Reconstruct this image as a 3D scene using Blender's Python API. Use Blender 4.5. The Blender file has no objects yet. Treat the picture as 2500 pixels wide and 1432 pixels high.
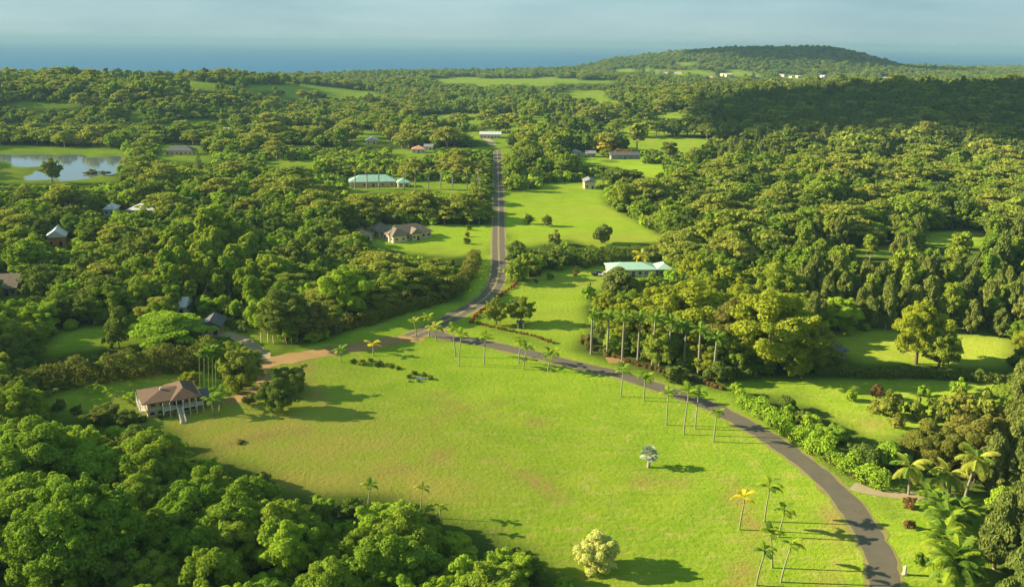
import bpy, math, random
import numpy as np
from mathutils import Vector, Matrix, Quaternion

R = math.radians
scene = bpy.context.scene
col = scene.collection
random.seed(7)
rng = np.random.default_rng(11)

# ------------------------------------------------------------------ camera
PW, PH, FPX = 2500.0, 1432.0, 2165.0
CAM_Z, PITCH, ROLL = 85.0, R(15.75), R(0.62)
F0 = np.array([0, math.cos(PITCH), -math.sin(PITCH)])
U0 = np.array([0, math.sin(PITCH), math.cos(PITCH)])
R0 = np.array([1.0, 0, 0])
CR = R0 * math.cos(ROLL) + U0 * math.sin(ROLL)
CU = U0 * math.cos(ROLL) - R0 * math.sin(ROLL)
CF = F0
cam_d = bpy.data.cameras.new('camera')
cam_d.sensor_width = 36.0
cam_d.lens = 36.0 * FPX / PW
cam_d.clip_start = 1.0
cam_d.clip_end = 200000.0
cam = bpy.data.objects.new('camera', cam_d)
col.objects.link(cam)
cam.matrix_world = Matrix(((CR[0], CU[0], -CF[0], 0), (CR[1], CU[1], -CF[1], 0),
                           (CR[2], CU[2], -CF[2], CAM_Z), (0, 0, 0, 1)))
scene.camera = cam

# ------------------------------------------------------------------ sky, sun, exposure
SUN_EL, SUN_AZ = R(22.0), R(4.0)          # the sun stands low over the left, a little beyond
SUN = Vector((-math.cos(SUN_EL) * math.cos(SUN_AZ), math.cos(SUN_EL) * math.sin(SUN_AZ), math.sin(SUN_EL)))
world = bpy.data.worlds.new('World')
scene.world = world
world.use_nodes = True
wn, wl = world.node_tree.nodes, world.node_tree.links
wn.clear()
wo = wn.new('ShaderNodeOutputWorld')
wb = wn.new('ShaderNodeBackground')
sky = wn.new('ShaderNodeTexSky')
sky.sky_type = 'NISHITA'
sky.sun_disc = False
sky.sun_elevation = SUN_EL
sky.sun_rotation = R(270) + SUN_AZ
sky.altitude = 100
sky.air_density = 1.0
sky.dust_density = 0.3
sky.ozone_density = 4.0
wtc = wn.new('ShaderNodeTexCoord')
wmap = wn.new('ShaderNodeMapping')
wmap.inputs['Scale'].default_value = (1.0, 1.0, 5.0)
wnz = wn.new('ShaderNodeTexNoise')
wnz.inputs['Scale'].default_value = 3.2
wnz.inputs['Detail'].default_value = 7
wnz.inputs['Roughness'].default_value = 0.55
wr = wn.new('ShaderNodeValToRGB')
wr.color_ramp.elements[0].position = 0.30
wr.color_ramp.elements[1].position = 0.70
wr.color_ramp.elements[0].color = (0.84, 0.84, 0.84, 1)
wmul = wn.new('ShaderNodeMath')
wmul.operation = 'MULTIPLY'
wmul.inputs[1].default_value = 0.96
wmix = wn.new('ShaderNodeMix')
wmix.data_type = 'RGBA'
wmix.inputs['B'].default_value = (0.76, 1.24, 1.40, 1)      # thin grey cloud
wl.new(wtc.outputs['Generated'], wmap.inputs['Vector'])
wl.new(wmap.outputs['Vector'], wnz.inputs['Vector'])
wl.new(wnz.outputs['Fac'], wr.inputs['Fac'])
wl.new(wr.outputs['Color'], wmul.inputs[0])
wl.new(wmul.outputs[0], wmix.inputs['Factor'])
wl.new(sky.outputs['Color'], wmix.inputs['A'])
wl.new(wmix.outputs['Result'], wb.inputs['Color'])
wb.inputs['Strength'].default_value = 0.1
wl.new(wb.outputs['Background'], wo.inputs['Surface'])

sun_d = bpy.data.lights.new('sun', 'SUN')
sun_d.energy = 3.6
sun_d.angle = R(0.55)
sun_d.color = (1.0, 0.88, 0.64)
sun_o = bpy.data.objects.new('sun', sun_d)
col.objects.link(sun_o)
sun_o.location = (-300, 60, 300)
sun_o.rotation_euler = (-SUN).to_track_quat('-Z', 'Y').to_euler()

vs = scene.view_settings
vs.view_transform = 'Standard'
vs.look = 'None'
vs.gamma = 1.0
vs.use_curve_mapping = False
vs.exposure = 1.95
scene.render.engine = 'CYCLES'
cy = scene.cycles
cy.max_bounces = 5
cy.diffuse_bounces = 4
cy.glossy_bounces = 2
cy.transmission_bounces = 3
cy.transparent_max_bounces = 4
cy.volume_bounces = 0
cy.caustics_reflective = False
cy.caustics_refractive = False
cy.use_denoising = True
cy.use_adaptive_sampling = True
cy.adaptive_threshold = 0.02


HAZE = 9.5e-5


# ------------------------------------------------------------------ helpers: where a sight line meets the ground
def smooth(a, b, x):
    t = np.clip((np.asarray(x, float) - a) / (b - a), 0, 1)
    return t * t * (3 - 2 * t)


def coast_y(x):
    x = np.asarray(x, float)
    return 1950 + 640 * smooth(-1200, 0, x) + 600 * smooth(0, 350, x) + 1050 * smooth(250, 520, x) \
        + 380 * np.exp(-((x - 20) / 330.0) ** 2) + 50 * np.sin(x / 130.0) + 35 * np.sin(x / 57.0 + 1)


def height(x, y):
    x = np.asarray(x, float)
    y = np.asarray(y, float)
    near = 0.7 * np.sin(x / 47 + 0.6) * np.sin(y / 61 + 1.1) + 0.35 * np.sin(x / 21 + y / 33)
    near = near * (0.45 + 0.55 * smooth(60, 260, np.abs(x)))
    far = 3.5 * np.sin(x / 210 + 1.3) * np.sin(y / 260) + 2.5 * np.sin(x / 120 - y / 170)
    z = near + far * smooth(700, 1300, y)
    # bluff beyond the pond
    z = z + 27 * smooth(800, 955, y + 0.10 * x + 30 * np.sin(x / 60.0)) * (1 - smooth(1250, 2100, y)) * (1 - smooth(-420, -250, x))
    # wooded ridge on the right
    z = z + 30 * np.exp(-((x - 820) / 420) ** 2 - ((y - 1300) / 300) ** 2)
    # far crater hill by the sea
    prof = smooth(150, 830, x) * (1 - 0.8 * smooth(1130, 1400, x)) * (1 - smooth(1360, 1650, x))
    z = z + 70 * prof * smooth(2600, 3300, y) * (1 - smooth(3560, 3900, y))
    z = z + 8 * np.exp(-((x - 1620) / 110) ** 2 - ((y - 3300) / 260) ** 2)
    # hollow that holds the pond
    z = z * (1 - pond_w(x, y)) - 1.6 * pond_w(x, y)
    # fall to the sea
    c = coast_y(x)
    s = smooth(-140, 120, y - c)
    return z * (1 - s) - 60 * s


POND_C = None


def pond_w(x, y):
    # smooth 0..1 weight of the pond outline (world ellipses)
    if POND_C is None:
        return 0.0
    w = 0
    for (cx, cy_, rx, ry) in POND_C:
        d = np.sqrt(((np.asarray(x) - cx) / rx) ** 2 + ((np.asarray(y) - cy_) / ry) ** 2)
        w = np.maximum(w, 1 - smooth(0.86, 1.1, d))
    return w


def at(u, v, z=0.0):
    d = CF + CR * ((u - PW / 2) / FPX) + CU * ((PH / 2 - v) / FPX)
    t = (z - CAM_Z) / d[2]
    return np.array([d[0] * t, d[1] * t, z])


def gp(u, v):
    z = 0.0
    for _ in range(6):
        p = at(u, v, z)
        z = float(height(p[0], p[1]))
    return Vector((p[0], p[1], z))


def project(x, y, z):
    dx, dy, dz = np.asarray(x, float), np.asarray(y, float), np.asarray(z, float) - CAM_Z
    zc = dx * CF[0] + dy * CF[1] + dz * CF[2]
    zc = np.where(zc < 1, 1, zc)
    return (PW / 2 + FPX * (dx * CR[0] + dy * CR[1] + dz * CR[2]) / zc,
            PH / 2 - FPX * (dx * CU[0] + dy * CU[1] + dz * CU[2]) / zc, zc)


def _ell(u, va, vb, ru):
    a_, b_ = at(u, va), at(u, vb)
    return (float((a_[0] + b_[0]) / 2), float((a_[1] + b_[1]) / 2), ru * float(a_[1]) / FPX, float(a_[1] - b_[1]) / 2)


POND_C = [_ell(30, 372, 396, 110), _ell(-90, 370, 398, 120), _ell(120, 373, 408, 70), _ell(190, 376, 440, 62), _ell(240, 388, 440, 40), _ell(262, 402, 424, 34)]


def in_poly(px, py, poly):
    px = np.asarray(px, float)
    py = np.asarray(py, float)
    ins = np.zeros(px.shape, bool)
    n = len(poly)
    for i in range(n):
        x0, y0 = poly[i]
        x1, y1 = poly[(i + 1) % n]
        if y0 == y1:
            continue
        c = ((y0 > py) != (y1 > py)) & (px < (x1 - x0) * (py - y0) / (y1 - y0) + x0)
        ins ^= c
    return ins


# open ground (lawns, meadows, roads, yards) as seen along the sight lines
OPEN = [
    # big field, house lawn, roads
    [(95, 1000), (100, 968), (160, 945), (260, 930), (370, 915), (480, 905), (545, 915), (600, 940), (640, 925),
     (635, 885), (700, 862), (860, 832), (990, 815), (1080, 772), (1150, 740), (1190, 705), (1205, 680), (1207, 560),
     (1207, 380), (1224, 380), (1232, 560), (1238, 640), (1242, 690), (1225, 715), (1190, 745), (1165, 775), (1180, 800),
     (1280, 830), (1400, 855), (1500, 890), (1620, 925), (1700, 948), (1780, 958), (1850, 1015), (1950, 1085),
     (2050, 1165), (2110, 1192), (2195, 1200), (2195, 1216), (2130, 1220), (2190, 1300), (2215, 1345), (2205, 1445),
     (1436, 1445), (1375, 1402), (1330, 1356), (1256, 1326), (1195, 1288), (1130, 1278), (1068, 1250), (1034, 1222),
     (960, 1212), (880, 1205), (760, 1200), (700, 1182), (660, 1165), (620, 1140), (540, 1115), (480, 1090),
     (432, 1072), (425, 1045), (370, 1035), (320, 1025), (230, 1012)],
    # verge left of the road
    [(640, 868), (680, 860), (760, 838), (830, 812), (900, 790), (1000, 757), (1100, 735), (1128, 735), (1145, 690),
     (1160, 650), (1168, 610), (1165, 555), (1206, 550), (1206, 690), (1150, 740), (990, 815), (700, 862)],
    # lawn by the turquoise roof
    [(1245, 700), (1270, 690), (1300, 672), (1330, 660), (1390, 652), (1480, 645), (1560, 640), (1640, 650), (1630, 672),
     (1500, 690), (1470, 700), (1440, 715), (1430, 740), (1420, 770), (1440, 800), (1410, 830), (1400, 850),
     (1290, 825), (1185, 790), (1185, 765), (1240, 712)],
    # meadow
    [(1226, 468), (1300, 462), (1420, 465), (1470, 468), (1480, 500), (1540, 530), (1570, 550), (1600, 568), (1640, 580),
     (1600, 590), (1500, 598), (1450, 602), (1380, 582), (1290, 602), (1250, 590), (1236, 560)],
    # tan house lawn
    [(885, 552), (960, 546), (1200, 549), (1204, 600), (1165, 610), (1120, 628), (1060, 622), (960, 612), (905, 598)],
    # far lawn
    [(1400, 388), (1480, 393), (1615, 398), (1618, 425), (1570, 432), (1560, 412), (1480, 404), (1420, 402)],
    # barn yard
    [(1330, 448), (1420, 440), (1425, 430), (1470, 430), (1475, 466), (1330, 468)],
    # left lawns
    [(150, 802), (250, 795), (335, 785), (385, 820), (370, 842), (200, 850), (130, 862), (70, 872), (100, 850)],
    [(500, 772), (600, 778), (640, 800), (660, 815), (690, 850), (660, 862), (620, 845), (545, 812), (500, 812), (485, 795)],
    # cottage lawn on the right
    [(2005, 808), (2060, 800), (2180, 804), (2460, 822), (2462, 888), (2320, 893), (2100, 880), (2060, 872), (2040, 850)],
    # shaded lane
    [(1760, 938), (1850, 926), (2100, 925), (2440, 925), (2440, 950), (2100, 955), (1900, 962), (1800, 958)],
    # orchard lawn
    [(1915, 970), (2060, 955), (2440, 952), (2440, 1040), (2300, 1042), (2190, 1062), (2150, 1085), (2080, 1045), (1990, 990)],
    # small far lawns
    [(2255, 563), (2400, 560), (2395, 598), (2255, 600)], [(2100, 598), (2180, 598), (2190, 620), (2100, 622)],
    [(848, 430), (985, 430), (990, 440), (1150, 446), (1150, 462), (990, 462), (900, 468), (845, 472)],
    [(395, 360), (480, 362), (525, 380), (525, 392), (455, 396), (370, 384)], [(640, 392), (770, 392), (770, 402), (640, 402)],
    [(955, 362), (1050, 360), (1050, 372), (1000, 382), (960, 375)], [(1165, 322), (1230, 324), (1222, 380), (1195, 352), (1165, 340)],
    [(370, 310), (440, 308), (440, 316), (370, 316)], [(1380, 372), (1440, 370), (1560, 376), (1560, 388), (1400, 388)],
    [(520, 313), (590, 315), (590, 324), (520, 322)],
    [(-40, 352), (230, 358), (300, 362), (300, 380), (285, 400), (290, 440), (200, 446), (-40, 446)],
    [(250, 512), (385, 508), (385, 524), (250, 526)], [(108, 574), (178, 574), (178, 600), (108, 600)],
    [(-10, 676), (60, 680), (60, 720), (-10, 725)], [(-20, 1398), (110, 1398), (130, 1450), (-20, 1450)],
    [(50, 252), (195, 252), (195, 262), (50, 262)], [(1052, 192), (1110, 186), (1230, 190), (1345, 187), (1420, 193), (1480, 192), (1520, 197), (1470, 203), (1400, 200), (1330, 206), (1235, 201), (1180, 205), (1080, 200)],
    [(600, 206), (665, 206), (665, 224), (600, 224)], [(690, 232), (740, 232), (740, 238), (690, 238)],
    [(470, 202), (520, 202), (520, 216), (470, 216)], [(1650, 152), (1700, 151), (1720, 155), (1660, 157)],
    [(1500, 168), (1550, 168), (1550, 174), (1500, 174)], [(2060, 470), (2110, 470), (2110, 482), (2050, 482)],
    [(1400, 376), (1560, 366), (1560, 392), (1400, 392)], [(420, 758), (525, 780), (525, 806), (480, 806), (430, 770)],
    [(860, 334), (950, 336), (950, 352), (860, 352)], [(1005, 358), (1060, 355), (1060, 374), (1005, 374)],
    [(318, 272), (346, 272), (346, 296), (318, 296)], [(1240, 690), (1300, 690), (1300, 720), (1240, 720)],
    [(2030, 780), (2090, 778), (2090, 804), (2030, 804)],
    [(2190, 1180), (2260, 1195), (2395, 1215), (2390, 1445), (2195, 1445), (2215, 1345), (2180, 1290)],
]
HEDGES = [
    ([(70, 975), (150, 952), (250, 932), (350, 917), (450, 907), (545, 900)], 8.2, 5.0, 'leaf_hedge', 'tall dark clipped hedge behind the brown-roofed house', 0.45, 1.0, 3, 0.12),
    ([(800, 815), (870, 798), (940, 776), (1000, 757), (1060, 740), (1105, 722), (1135, 690), (1150, 660), (1160, 635)], 4.6, 4.6, 'leaf_brown', 'long bronze-topped roadside hedge following the bend of the straight road', 0.45, 1.0, 4, 0.2),
    ([(1815, 985), (1880, 1028), (1950, 1078), (2030, 1122), (2090, 1158), (2150, 1190)], 3.6, 4.4, 'leaf_bright', 'lush bright green hedge along the curved lane', 0.36, 1.1, 5, 0.28),
    ([(1845, 1012), (1900, 1048), (1970, 1095), (2060, 1150), (2110, 1180)], 0.8, 1.4, 'leaf_red', 'low reddish planting at the foot of the lush lane hedge', 0.25, 0.9, 6),
    ([(1500, 872), (1560, 892), (1620, 910), (1700, 930), (1760, 950)], 1.5, 1.5, 'leaf_red', 'low coppery hedge in front of the royal palms', 0.26, 1.1, 7, 0.2),
    ([(1432, 850), (1470, 862), (1500, 872)], 1.6, 1.8, 'leaf_hedge', 'short dark hedge at the start of the royal palm row', 0.26, 1.1, 17, 0.2),
    ([(1150, 788), (1200, 799), (1260, 812), (1310, 824), (1350, 838)], 1.0, 1.2, 'leaf_red', 'thin knee-high coppery hedge below the white utility shed', 0.25, 0.8, 8, 0.3),
    ([(1150, 788), (1170, 765), (1205, 738), (1235, 712), (1255, 700), (1262, 690)], 1.0, 1.2, 'leaf_crimson', 'low red-leafed hedge inside the road bend', 0.25, 0.7, 9, 0.3),
    ([(2000, 915), (2100, 918), (2240, 920), (2400, 930), (2470, 935)], 3.0, 3.4, 'leaf_dark', 'dark hedge between the cottage lawn and the shaded lane', 0.4, 1.0, 10, 0.2),
    ([(1275, 645), (1360, 643), (1450, 642), (1550, 638), (1640, 634), (1740, 628)], 6.4, 6.5, 'leaf_dark', 'thick dark hedge behind the turquoise-roofed house', 0.55, 1.0, 11, 0.22),
    ([(1462, 462), (1500, 462), (1540, 463)], 3.0, 3.0, 'leaf_dark', 'dark hedge beside the cream barn', 0.5, 1.0, 12),
    ([(500, 775), (545, 785), (570, 800), (600, 812)], 2.2, 2.2, 'leaf_dark', 'dark curved hedge behind the slate-roofed house', 0.35, 1.0, 13, 0.15),
]
TOWN = [(1602, 176, 9), (1622, 176, 12), (1640, 178, 9), (1656, 180, 18), (1672, 178, 8), (1692, 176, 14), (1718, 178, 20), (1736, 182, 14), (1765, 184, 18),
        (1786, 176, 24), (1800, 184, 18), (1828, 178, 10), (1850, 186, 8), (1906, 186, 10), (1918, 188, 8), (1938, 190, 10), (1952, 191, 8), (2005, 188, 10), (2160, 192, 12), (1580, 172, 10), (2015, 192, 8)]
for (u_, v_, w_) in TOWN:
    OPEN.append([(u_ - w_ * 0.6, v_ - 9), (u_ + w_ * 0.6, v_ - 9), (u_ + w_ * 0.6, v_ + 4), (u_ - w_ * 0.6, v_ + 4)])
MW, MH = 700, 380
_gx, _gy = np.meshgrid(np.arange(MW) * 4.0 - 150.0, np.arange(MH) * 4.0)
MASK = np.zeros((MH, MW), bool)
for _p in OPEN:
    MASK |= in_poly(_gx, _gy, _p)


# scattered small fields deeper in the land (world ellipses)
_r = np.random.default_rng(5)
FIELDS = []
while len(FIELDS) < 46:
    yy_ = 620 + 1150 * _r.random() ** 1.2
    xx_ = _r.uniform(-0.62, 0.22) * yy_
    if math.hypot(xx_, yy_ - 300) > 260 and not (-420 < xx_ < -180 and yy_ < 1000):
        FIELDS.append((xx_, yy_, _r.uniform(22, 70) * (0.6 + yy_ / 1600), _r.uniform(38, 62) * (0.5 + yy_ / 1100)))


while len(FIELDS) < 68:
    yy_ = _r.uniform(500, 900)
    xx_ = _r.uniform(-0.5, 0.55) * yy_
    FIELDS.append((xx_, yy_, _r.uniform(16, 40), _r.uniform(36, 52)))


def in_field(x, y):
    w = np.zeros(np.shape(x), bool)
    for (fx, fy, rx, ry) in FIELDS:
        w |= ((x - fx) / rx) ** 2 + ((y - fy) / ry) ** 2 + 0.25 * np.sin(x / 9.0) * np.sin(y / 13.0) < 1
    return w


def is_open(u, v):
    i = np.clip(((np.asarray(v)) / 4.0).astype(int), 0, MH - 1)
    j = np.clip(((np.asarray(u) + 150.0) / 4.0).astype(int), 0, MW - 1)
    return MASK[i, j]


# ------------------------------------------------------------------ helpers: materials
def mat(name):
    m = bpy.data.materials.new(name)
    m.use_nodes = True
    nt = m.node_tree
    for n in list(nt.nodes):
        nt.nodes.remove(n)
    out = nt.nodes.new('ShaderNodeOutputMaterial')
    return m, nt.nodes, nt.links, out


def noise(n, l, vec, scale, detail=4, rough=0.55):
    t = n.new('ShaderNodeTexNoise')
    t.inputs['Scale'].default_value = scale
    t.inputs['Detail'].default_value = detail
    t.inputs['Roughness'].default_value = rough
    if vec is not None:
        l.new(vec, t.inputs['Vector'])
    return t.outputs['Fac']


def ramp(n, l, fac, p0, p1, c0=(0, 0, 0, 1), c1=(1, 1, 1, 1)):
    r = n.new('ShaderNodeValToRGB')
    r.color_ramp.elements[0].position = p0
    r.color_ramp.elements[1].position = p1
    r.color_ramp.elements[0].color = c0
    r.color_ramp.elements[1].color = c1
    l.new(fac, r.inputs['Fac'])
    return r.outputs['Color']


def mixc(n, l, fac, a, b, blend='MIX'):
    m = n.new('ShaderNodeMix')
    m.data_type = 'RGBA'
    m.blend_type = blend
    for k, s in (('Factor', fac), ('A', a), ('B', b)):
        if isinstance(s, (int, float)):
            m.inputs[k].default_value = s
        elif isinstance(s, tuple):
            m.inputs[k].default_value = (s[0], s[1], s[2], 1)
        else:
            l.new(s, m.inputs[k])
    return m.outputs['Result']


def plain(name, c, rough=0.7, var=0.12, scale=1.2, spec=0.3, c2=None):
    m, n, l, out = mat(name)
    tc = n.new('ShaderNodeTexCoord')
    f = noise(n, l, tc.outputs['Object'], scale, 5, 0.65)
    c2 = c2 or tuple(x * (1 - 2.4 * var) for x in c)
    colr = mixc(n, l, ramp(n, l, f, 0.3, 0.75), c, c2)
    b = n.new('ShaderNodeBsdfPrincipled')
    l.new(colr, b.inputs['Base Color'])
    b.inputs['Roughness'].default_value = rough
    b.inputs['Specular IOR Level'].default_value = spec
    l.new(b.outputs[0], out.inputs['Surface'])
    return m


LEAF_K = 2.4


def leaf_mat(name, c1, c2, c3, transl=0.4, rnd=0.5):
    """c1..c2 vary leaf by leaf, c3 is the odd yellower or browner tree; same colours in sun and shade"""
    m, n, l, out = mat(name)
    c1, c2, c3 = [(c[0] * LEAF_K * 1.10, c[1] * LEAF_K, c[2] * LEAF_K) for c in (c1, c2, c3)]
    tc = n.new('ShaderNodeTexCoord')
    oi = n.new('ShaderNodeObjectInfo')
    f = noise(n, l, tc.outputs['Object'], 0.9, 3, 0.7)
    cc = mixc(n, l, ramp(n, l, f, 0.35, 0.65), c1, c2)
    # trees differ from one another, and from one stand to the next
    sc_ = n.new('ShaderNodeVectorMath')
    sc_.operation = 'SCALE'
    sc_.inputs['Scale'].default_value = 0.012
    l.new(oi.outputs['Location'], sc_.inputs[0])
    stand = noise(n, l, sc_.outputs[0], 1.0, 2, 0.5)
    mm = n.new('ShaderNodeMath')
    mm.operation = 'MULTIPLY_ADD'
    l.new(oi.outputs['Random'], mm.inputs[0])
    mm.inputs[1].default_value = rnd
    l.new(stand, mm.inputs[2])
    k = ramp(n, l, mm.outputs[0], 0.42, 0.42 + rnd + 0.2)
    cc = mixc(n, l, k, cc, c3)
    d = n.new('ShaderNodeBsdfDiffuse')
    t = n.new('ShaderNodeBsdfTranslucent')
    l.new(cc, d.inputs['Color'])
    tcx = mixc(n, l, 1.0, cc, (1.0, 1.0, 0.55), 'MULTIPLY')
    l.new(tcx, t.inputs['Color'])
    ms = n.new('ShaderNodeMixShader')
    ms.inputs[0].default_value = transl
    l.new(d.outputs[0], ms.inputs[1])
    l.new(t.outputs[0], ms.inputs[2])
    l.new(ms.outputs[0], out.inputs['Surface'])
    return m


M = {}
M['leaf'] = leaf_mat('leaf_broad', (0.058, 0.108, 0.011), (0.084, 0.145, 0.014), (0.108, 0.146, 0.016))
M['leaf_dark'] = leaf_mat('leaf_dark', (0.040, 0.070, 0.012), (0.058, 0.095, 0.014), (0.075, 0.100, 0.018))
M['leaf_yellow'] = leaf_mat('leaf_yellow', (0.110, 0.140, 0.012), (0.140, 0.165, 0.013), (0.120, 0.150, 0.012))
M['leaf_bright'] = leaf_mat('leaf_bright', (0.090, 0.160, 0.014), (0.125, 0.200, 0.016), (0.130, 0.190, 0.016))
M['leaf_albizia'] = leaf_mat('leaf_albizia', (0.075, 0.115, 0.014), (0.105, 0.145, 0.018), (0.125, 0.140, 0.022))
M['leaf_iron'] = leaf_mat('leaf_ironwood', (0.056, 0.084, 0.017), (0.080, 0.108, 0.022), (0.090, 0.112, 0.024))
M['leaf_pale'] = leaf_mat('leaf_pale', (0.215, 0.250, 0.070), (0.255, 0.280, 0.085), (0.235, 0.265, 0.078))
M['leaf_silver'] = leaf_mat('leaf_silver', (0.14, 0.175, 0.125), (0.17, 0.20, 0.145), (0.155, 0.185, 0.13), 0.1)
M['leaf_red'] = leaf_mat('leaf_red', (0.090, 0.058, 0.022), (0.070, 0.075, 0.018), (0.105, 0.066, 0.024))
M['leaf_hedge'] = leaf_mat('leaf_hedge', (0.042, 0.060, 0.012), (0.062, 0.080, 0.015), (0.080, 0.084, 0.020))
M['leaf_brown'] = leaf_mat('leaf_brown', (0.062, 0.084, 0.012), (0.082, 0.098, 0.015), (0.094, 0.094, 0.018))
M['leaf_crimson'] = leaf_mat('leaf_crimson', (0.150, 0.030, 0.020), (0.100, 0.055, 0.020), (0.120, 0.040, 0.020))
M['leaf_flame'] = leaf_mat('leaf_flame', (0.170, 0.070, 0.018), (0.140, 0.085, 0.018), (0.160, 0.075, 0.018))
M['leaf_gold'] = leaf_mat('leaf_gold', (0.279, 0.223, 0.019), (0.223, 0.211, 0.025), (0.260, 0.211, 0.019))
M['frond'] = leaf_mat('frond_green', (0.058, 0.110, 0.014), (0.076, 0.135, 0.017), (0.082, 0.132, 0.017))
M['frond_lime'] = leaf_mat('frond_lime', (0.110, 0.165, 0.012), (0.140, 0.190, 0.014), (0.130, 0.180, 0.014))
M['frond_gold'] = leaf_mat('frond_gold', (0.250, 0.240, 0.016), (0.280, 0.250, 0.018), (0.260, 0.240, 0.016))
M['frond_olive'] = leaf_mat('frond_olive', (0.130, 0.170, 0.022), (0.170, 0.200, 0.030), (0.170, 0.180, 0.030))
M['bark'] = plain('bark', (0.16, 0.12, 0.08), 0.9, 0.2, 2.0)
M['bark_pale'] = plain('bark_pale', (0.36, 0.31, 0.22), 0.85, 0.2, 1.5)
M['trunk_palm'] = plain('palm_trunk', (0.27, 0.27, 0.14), 0.8, 0.15, 3.0)
M['trunk_royal'] = plain('royal_palm_trunk', (0.24, 0.22, 0.16), 0.8, 0.15, 2.0)
M['shaft'] = plain('crownshaft', (0.16, 0.24, 0.05), 0.5, 0.1, 3.0)


# ------------------------------------------------------------------ helpers: meshes and objects
def mesh_np(name, verts, faces_flat, loop_tot, mats, matidx=None, smooth_=False):
    me = bpy.data.meshes.new(name)
    verts = np.asarray(verts, np.float32).reshape(-1, 3)
    faces_flat = np.asarray(faces_flat, np.int32).ravel()
    loop_tot = np.asarray(loop_tot, np.int32)
    me.vertices.add(len(verts))
    me.vertices.foreach_set('co', verts.ravel())
    me.loops.add(len(faces_flat))
    me.loops.foreach_set('vertex_index', faces_flat)
    me.polygons.add(len(loop_tot))
    st = np.concatenate([[0], np.cumsum(loop_tot)[:-1]]).astype(np.int32)
    me.polygons.foreach_set('loop_start', st)
    me.polygons.foreach_set('loop_total', loop_tot)
    for m_ in mats:
        me.materials.append(m_)
    if matidx is not None:
        me.polygons.foreach_set('material_index', np.asarray(matidx, np.int32))
    me.polygons.foreach_set('use_smooth', np.full(len(loop_tot), bool(smooth_)))
    me.update(calc_edges=True)
    return me


def link(name, data, parent=None, loc=None, rot=None, scl=None):
    o = bpy.data.objects.new(name, data)
    col.objects.link(o)
    if parent is not None:
        o.parent = parent
    if loc is not None:
        o.location = loc
    if rot is not None:
        o.rotation_euler = rot
    if scl is not None:
        o.scale = scl if hasattr(scl, '__len__') else (scl, scl, scl)
    return o


def tag(o, label=None, cat=None, group=None, kind=None):
    if label:
        o['label'] = label
    if cat:
        o['category'] = cat
    if group:
        o['group'] = group
    if kind:
        o['kind'] = kind
    return o


class MB:
    def __init__(s):
        s.v, s.f, s.mi = [], [], []

    def poly(s, pts, faces, mi=0):
        b = len(s.v)
        s.v += [tuple(p) for p in pts]
        for f in faces:
            s.f.append([b + i for i in f])
            s.mi.append(mi)
        return s

    def box(s, x0, x1, y0, y1, z0, z1, mi=0):
        return s.poly([(x0, y0, z0), (x1, y0, z0), (x1, y1, z0), (x0, y1, z0), (x0, y0, z1), (x1, y0, z1), (x1, y1, z1), (x0, y1, z1)],
                      [(0, 3, 2, 1), (4, 5, 6, 7), (0, 1, 5, 4), (1, 2, 6, 5), (2, 3, 7, 6), (3, 0, 4, 7)], mi)

    def tube(s, pts, radii, sides=7, mi=0):
        pts = [Vector(p) for p in pts]
        b = len(s.v)
        for i, p in enumerate(pts):
            d = (pts[min(i + 1, len(pts) - 1)] - pts[max(i - 1, 0)]).normalized()
            a = d.orthogonal().normalized()
            c = d.cross(a)
            for k in range(sides):
                t = 2 * math.pi * k / sides
                q = p + (a * math.cos(t) + c * math.sin(t)) * radii[i]
                s.v.append(tuple(q))
        for i in range(len(pts) - 1):
            for k in range(sides):
                s.f.append([b + i * sides + k, b + i * sides + (k + 1) % sides, b + (i + 1) * sides + (k + 1) % sides, b + (i + 1) * sides + k])
                s.mi.append(mi)
        s.f.append([b + (len(pts) - 1) * sides + k for k in range(sides)])
        s.mi.append(mi)
        return s

    def mesh(s, name, mats, smooth_=False):
        mats = mats if isinstance(mats, (list, tuple)) else [mats]
        fl = [i for f in s.f for i in f]
        return mesh_np(name, s.v, fl, [len(f) for f in s.f], mats, s.mi, smooth_)

    def build(s, name, mats, parent=None, **k):
        return link(name, s.mesh(name, mats, k.pop('smooth_', False)), parent, **k)


# ------------------------------------------------------------------ ground
def axis(segs):
    out = [segs[0][0]]
    for a, b, st in segs:
        n = max(1, int(round((b - a) / st)))
        out += list(np.linspace(a, b, n + 1)[1:])
    return np.array(out)


def dist_poly(x, y, pts):
    d = np.full(x.shape, 1e9)
    for (a, b) in zip(pts[:-1], pts[1:]):
        ax, ay, bx, by = a[0], a[1], b[0], b[1]
        L = (bx - ax) ** 2 + (by - ay) ** 2
        t = np.clip(((x - ax) * (bx - ax) + (y - ay) * (by - ay)) / max(L, 1e-6), 0, 1)
        d = np.minimum(d, np.hypot(x - ax - t * (bx - ax), y - ay - t * (by - ay)))
    return d


def spline(pts, step=3.0):
    P = [np.array(p[:2], float) for p in pts]
    P = [2 * P[0] - P[1]] + P + [2 * P[-1] - P[-2]]
    out = []
    for i in range(1, len(P) - 2):
        n = max(2, int(np.linalg.norm(P[i + 1] - P[i]) / step))
        for t in np.linspace(0, 1, n, endpoint=False):
            a, b, c, d = P[i - 1], P[i], P[i + 1], P[i + 2]
            out.append(0.5 * ((2 * b) + (c - a) * t + (2 * a - 5 * b + 4 * c - d) * t ** 2 + (3 * b - a - 3 * c + d) * t ** 3))
    out.append(P[-2])
    return np.array(out)


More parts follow.
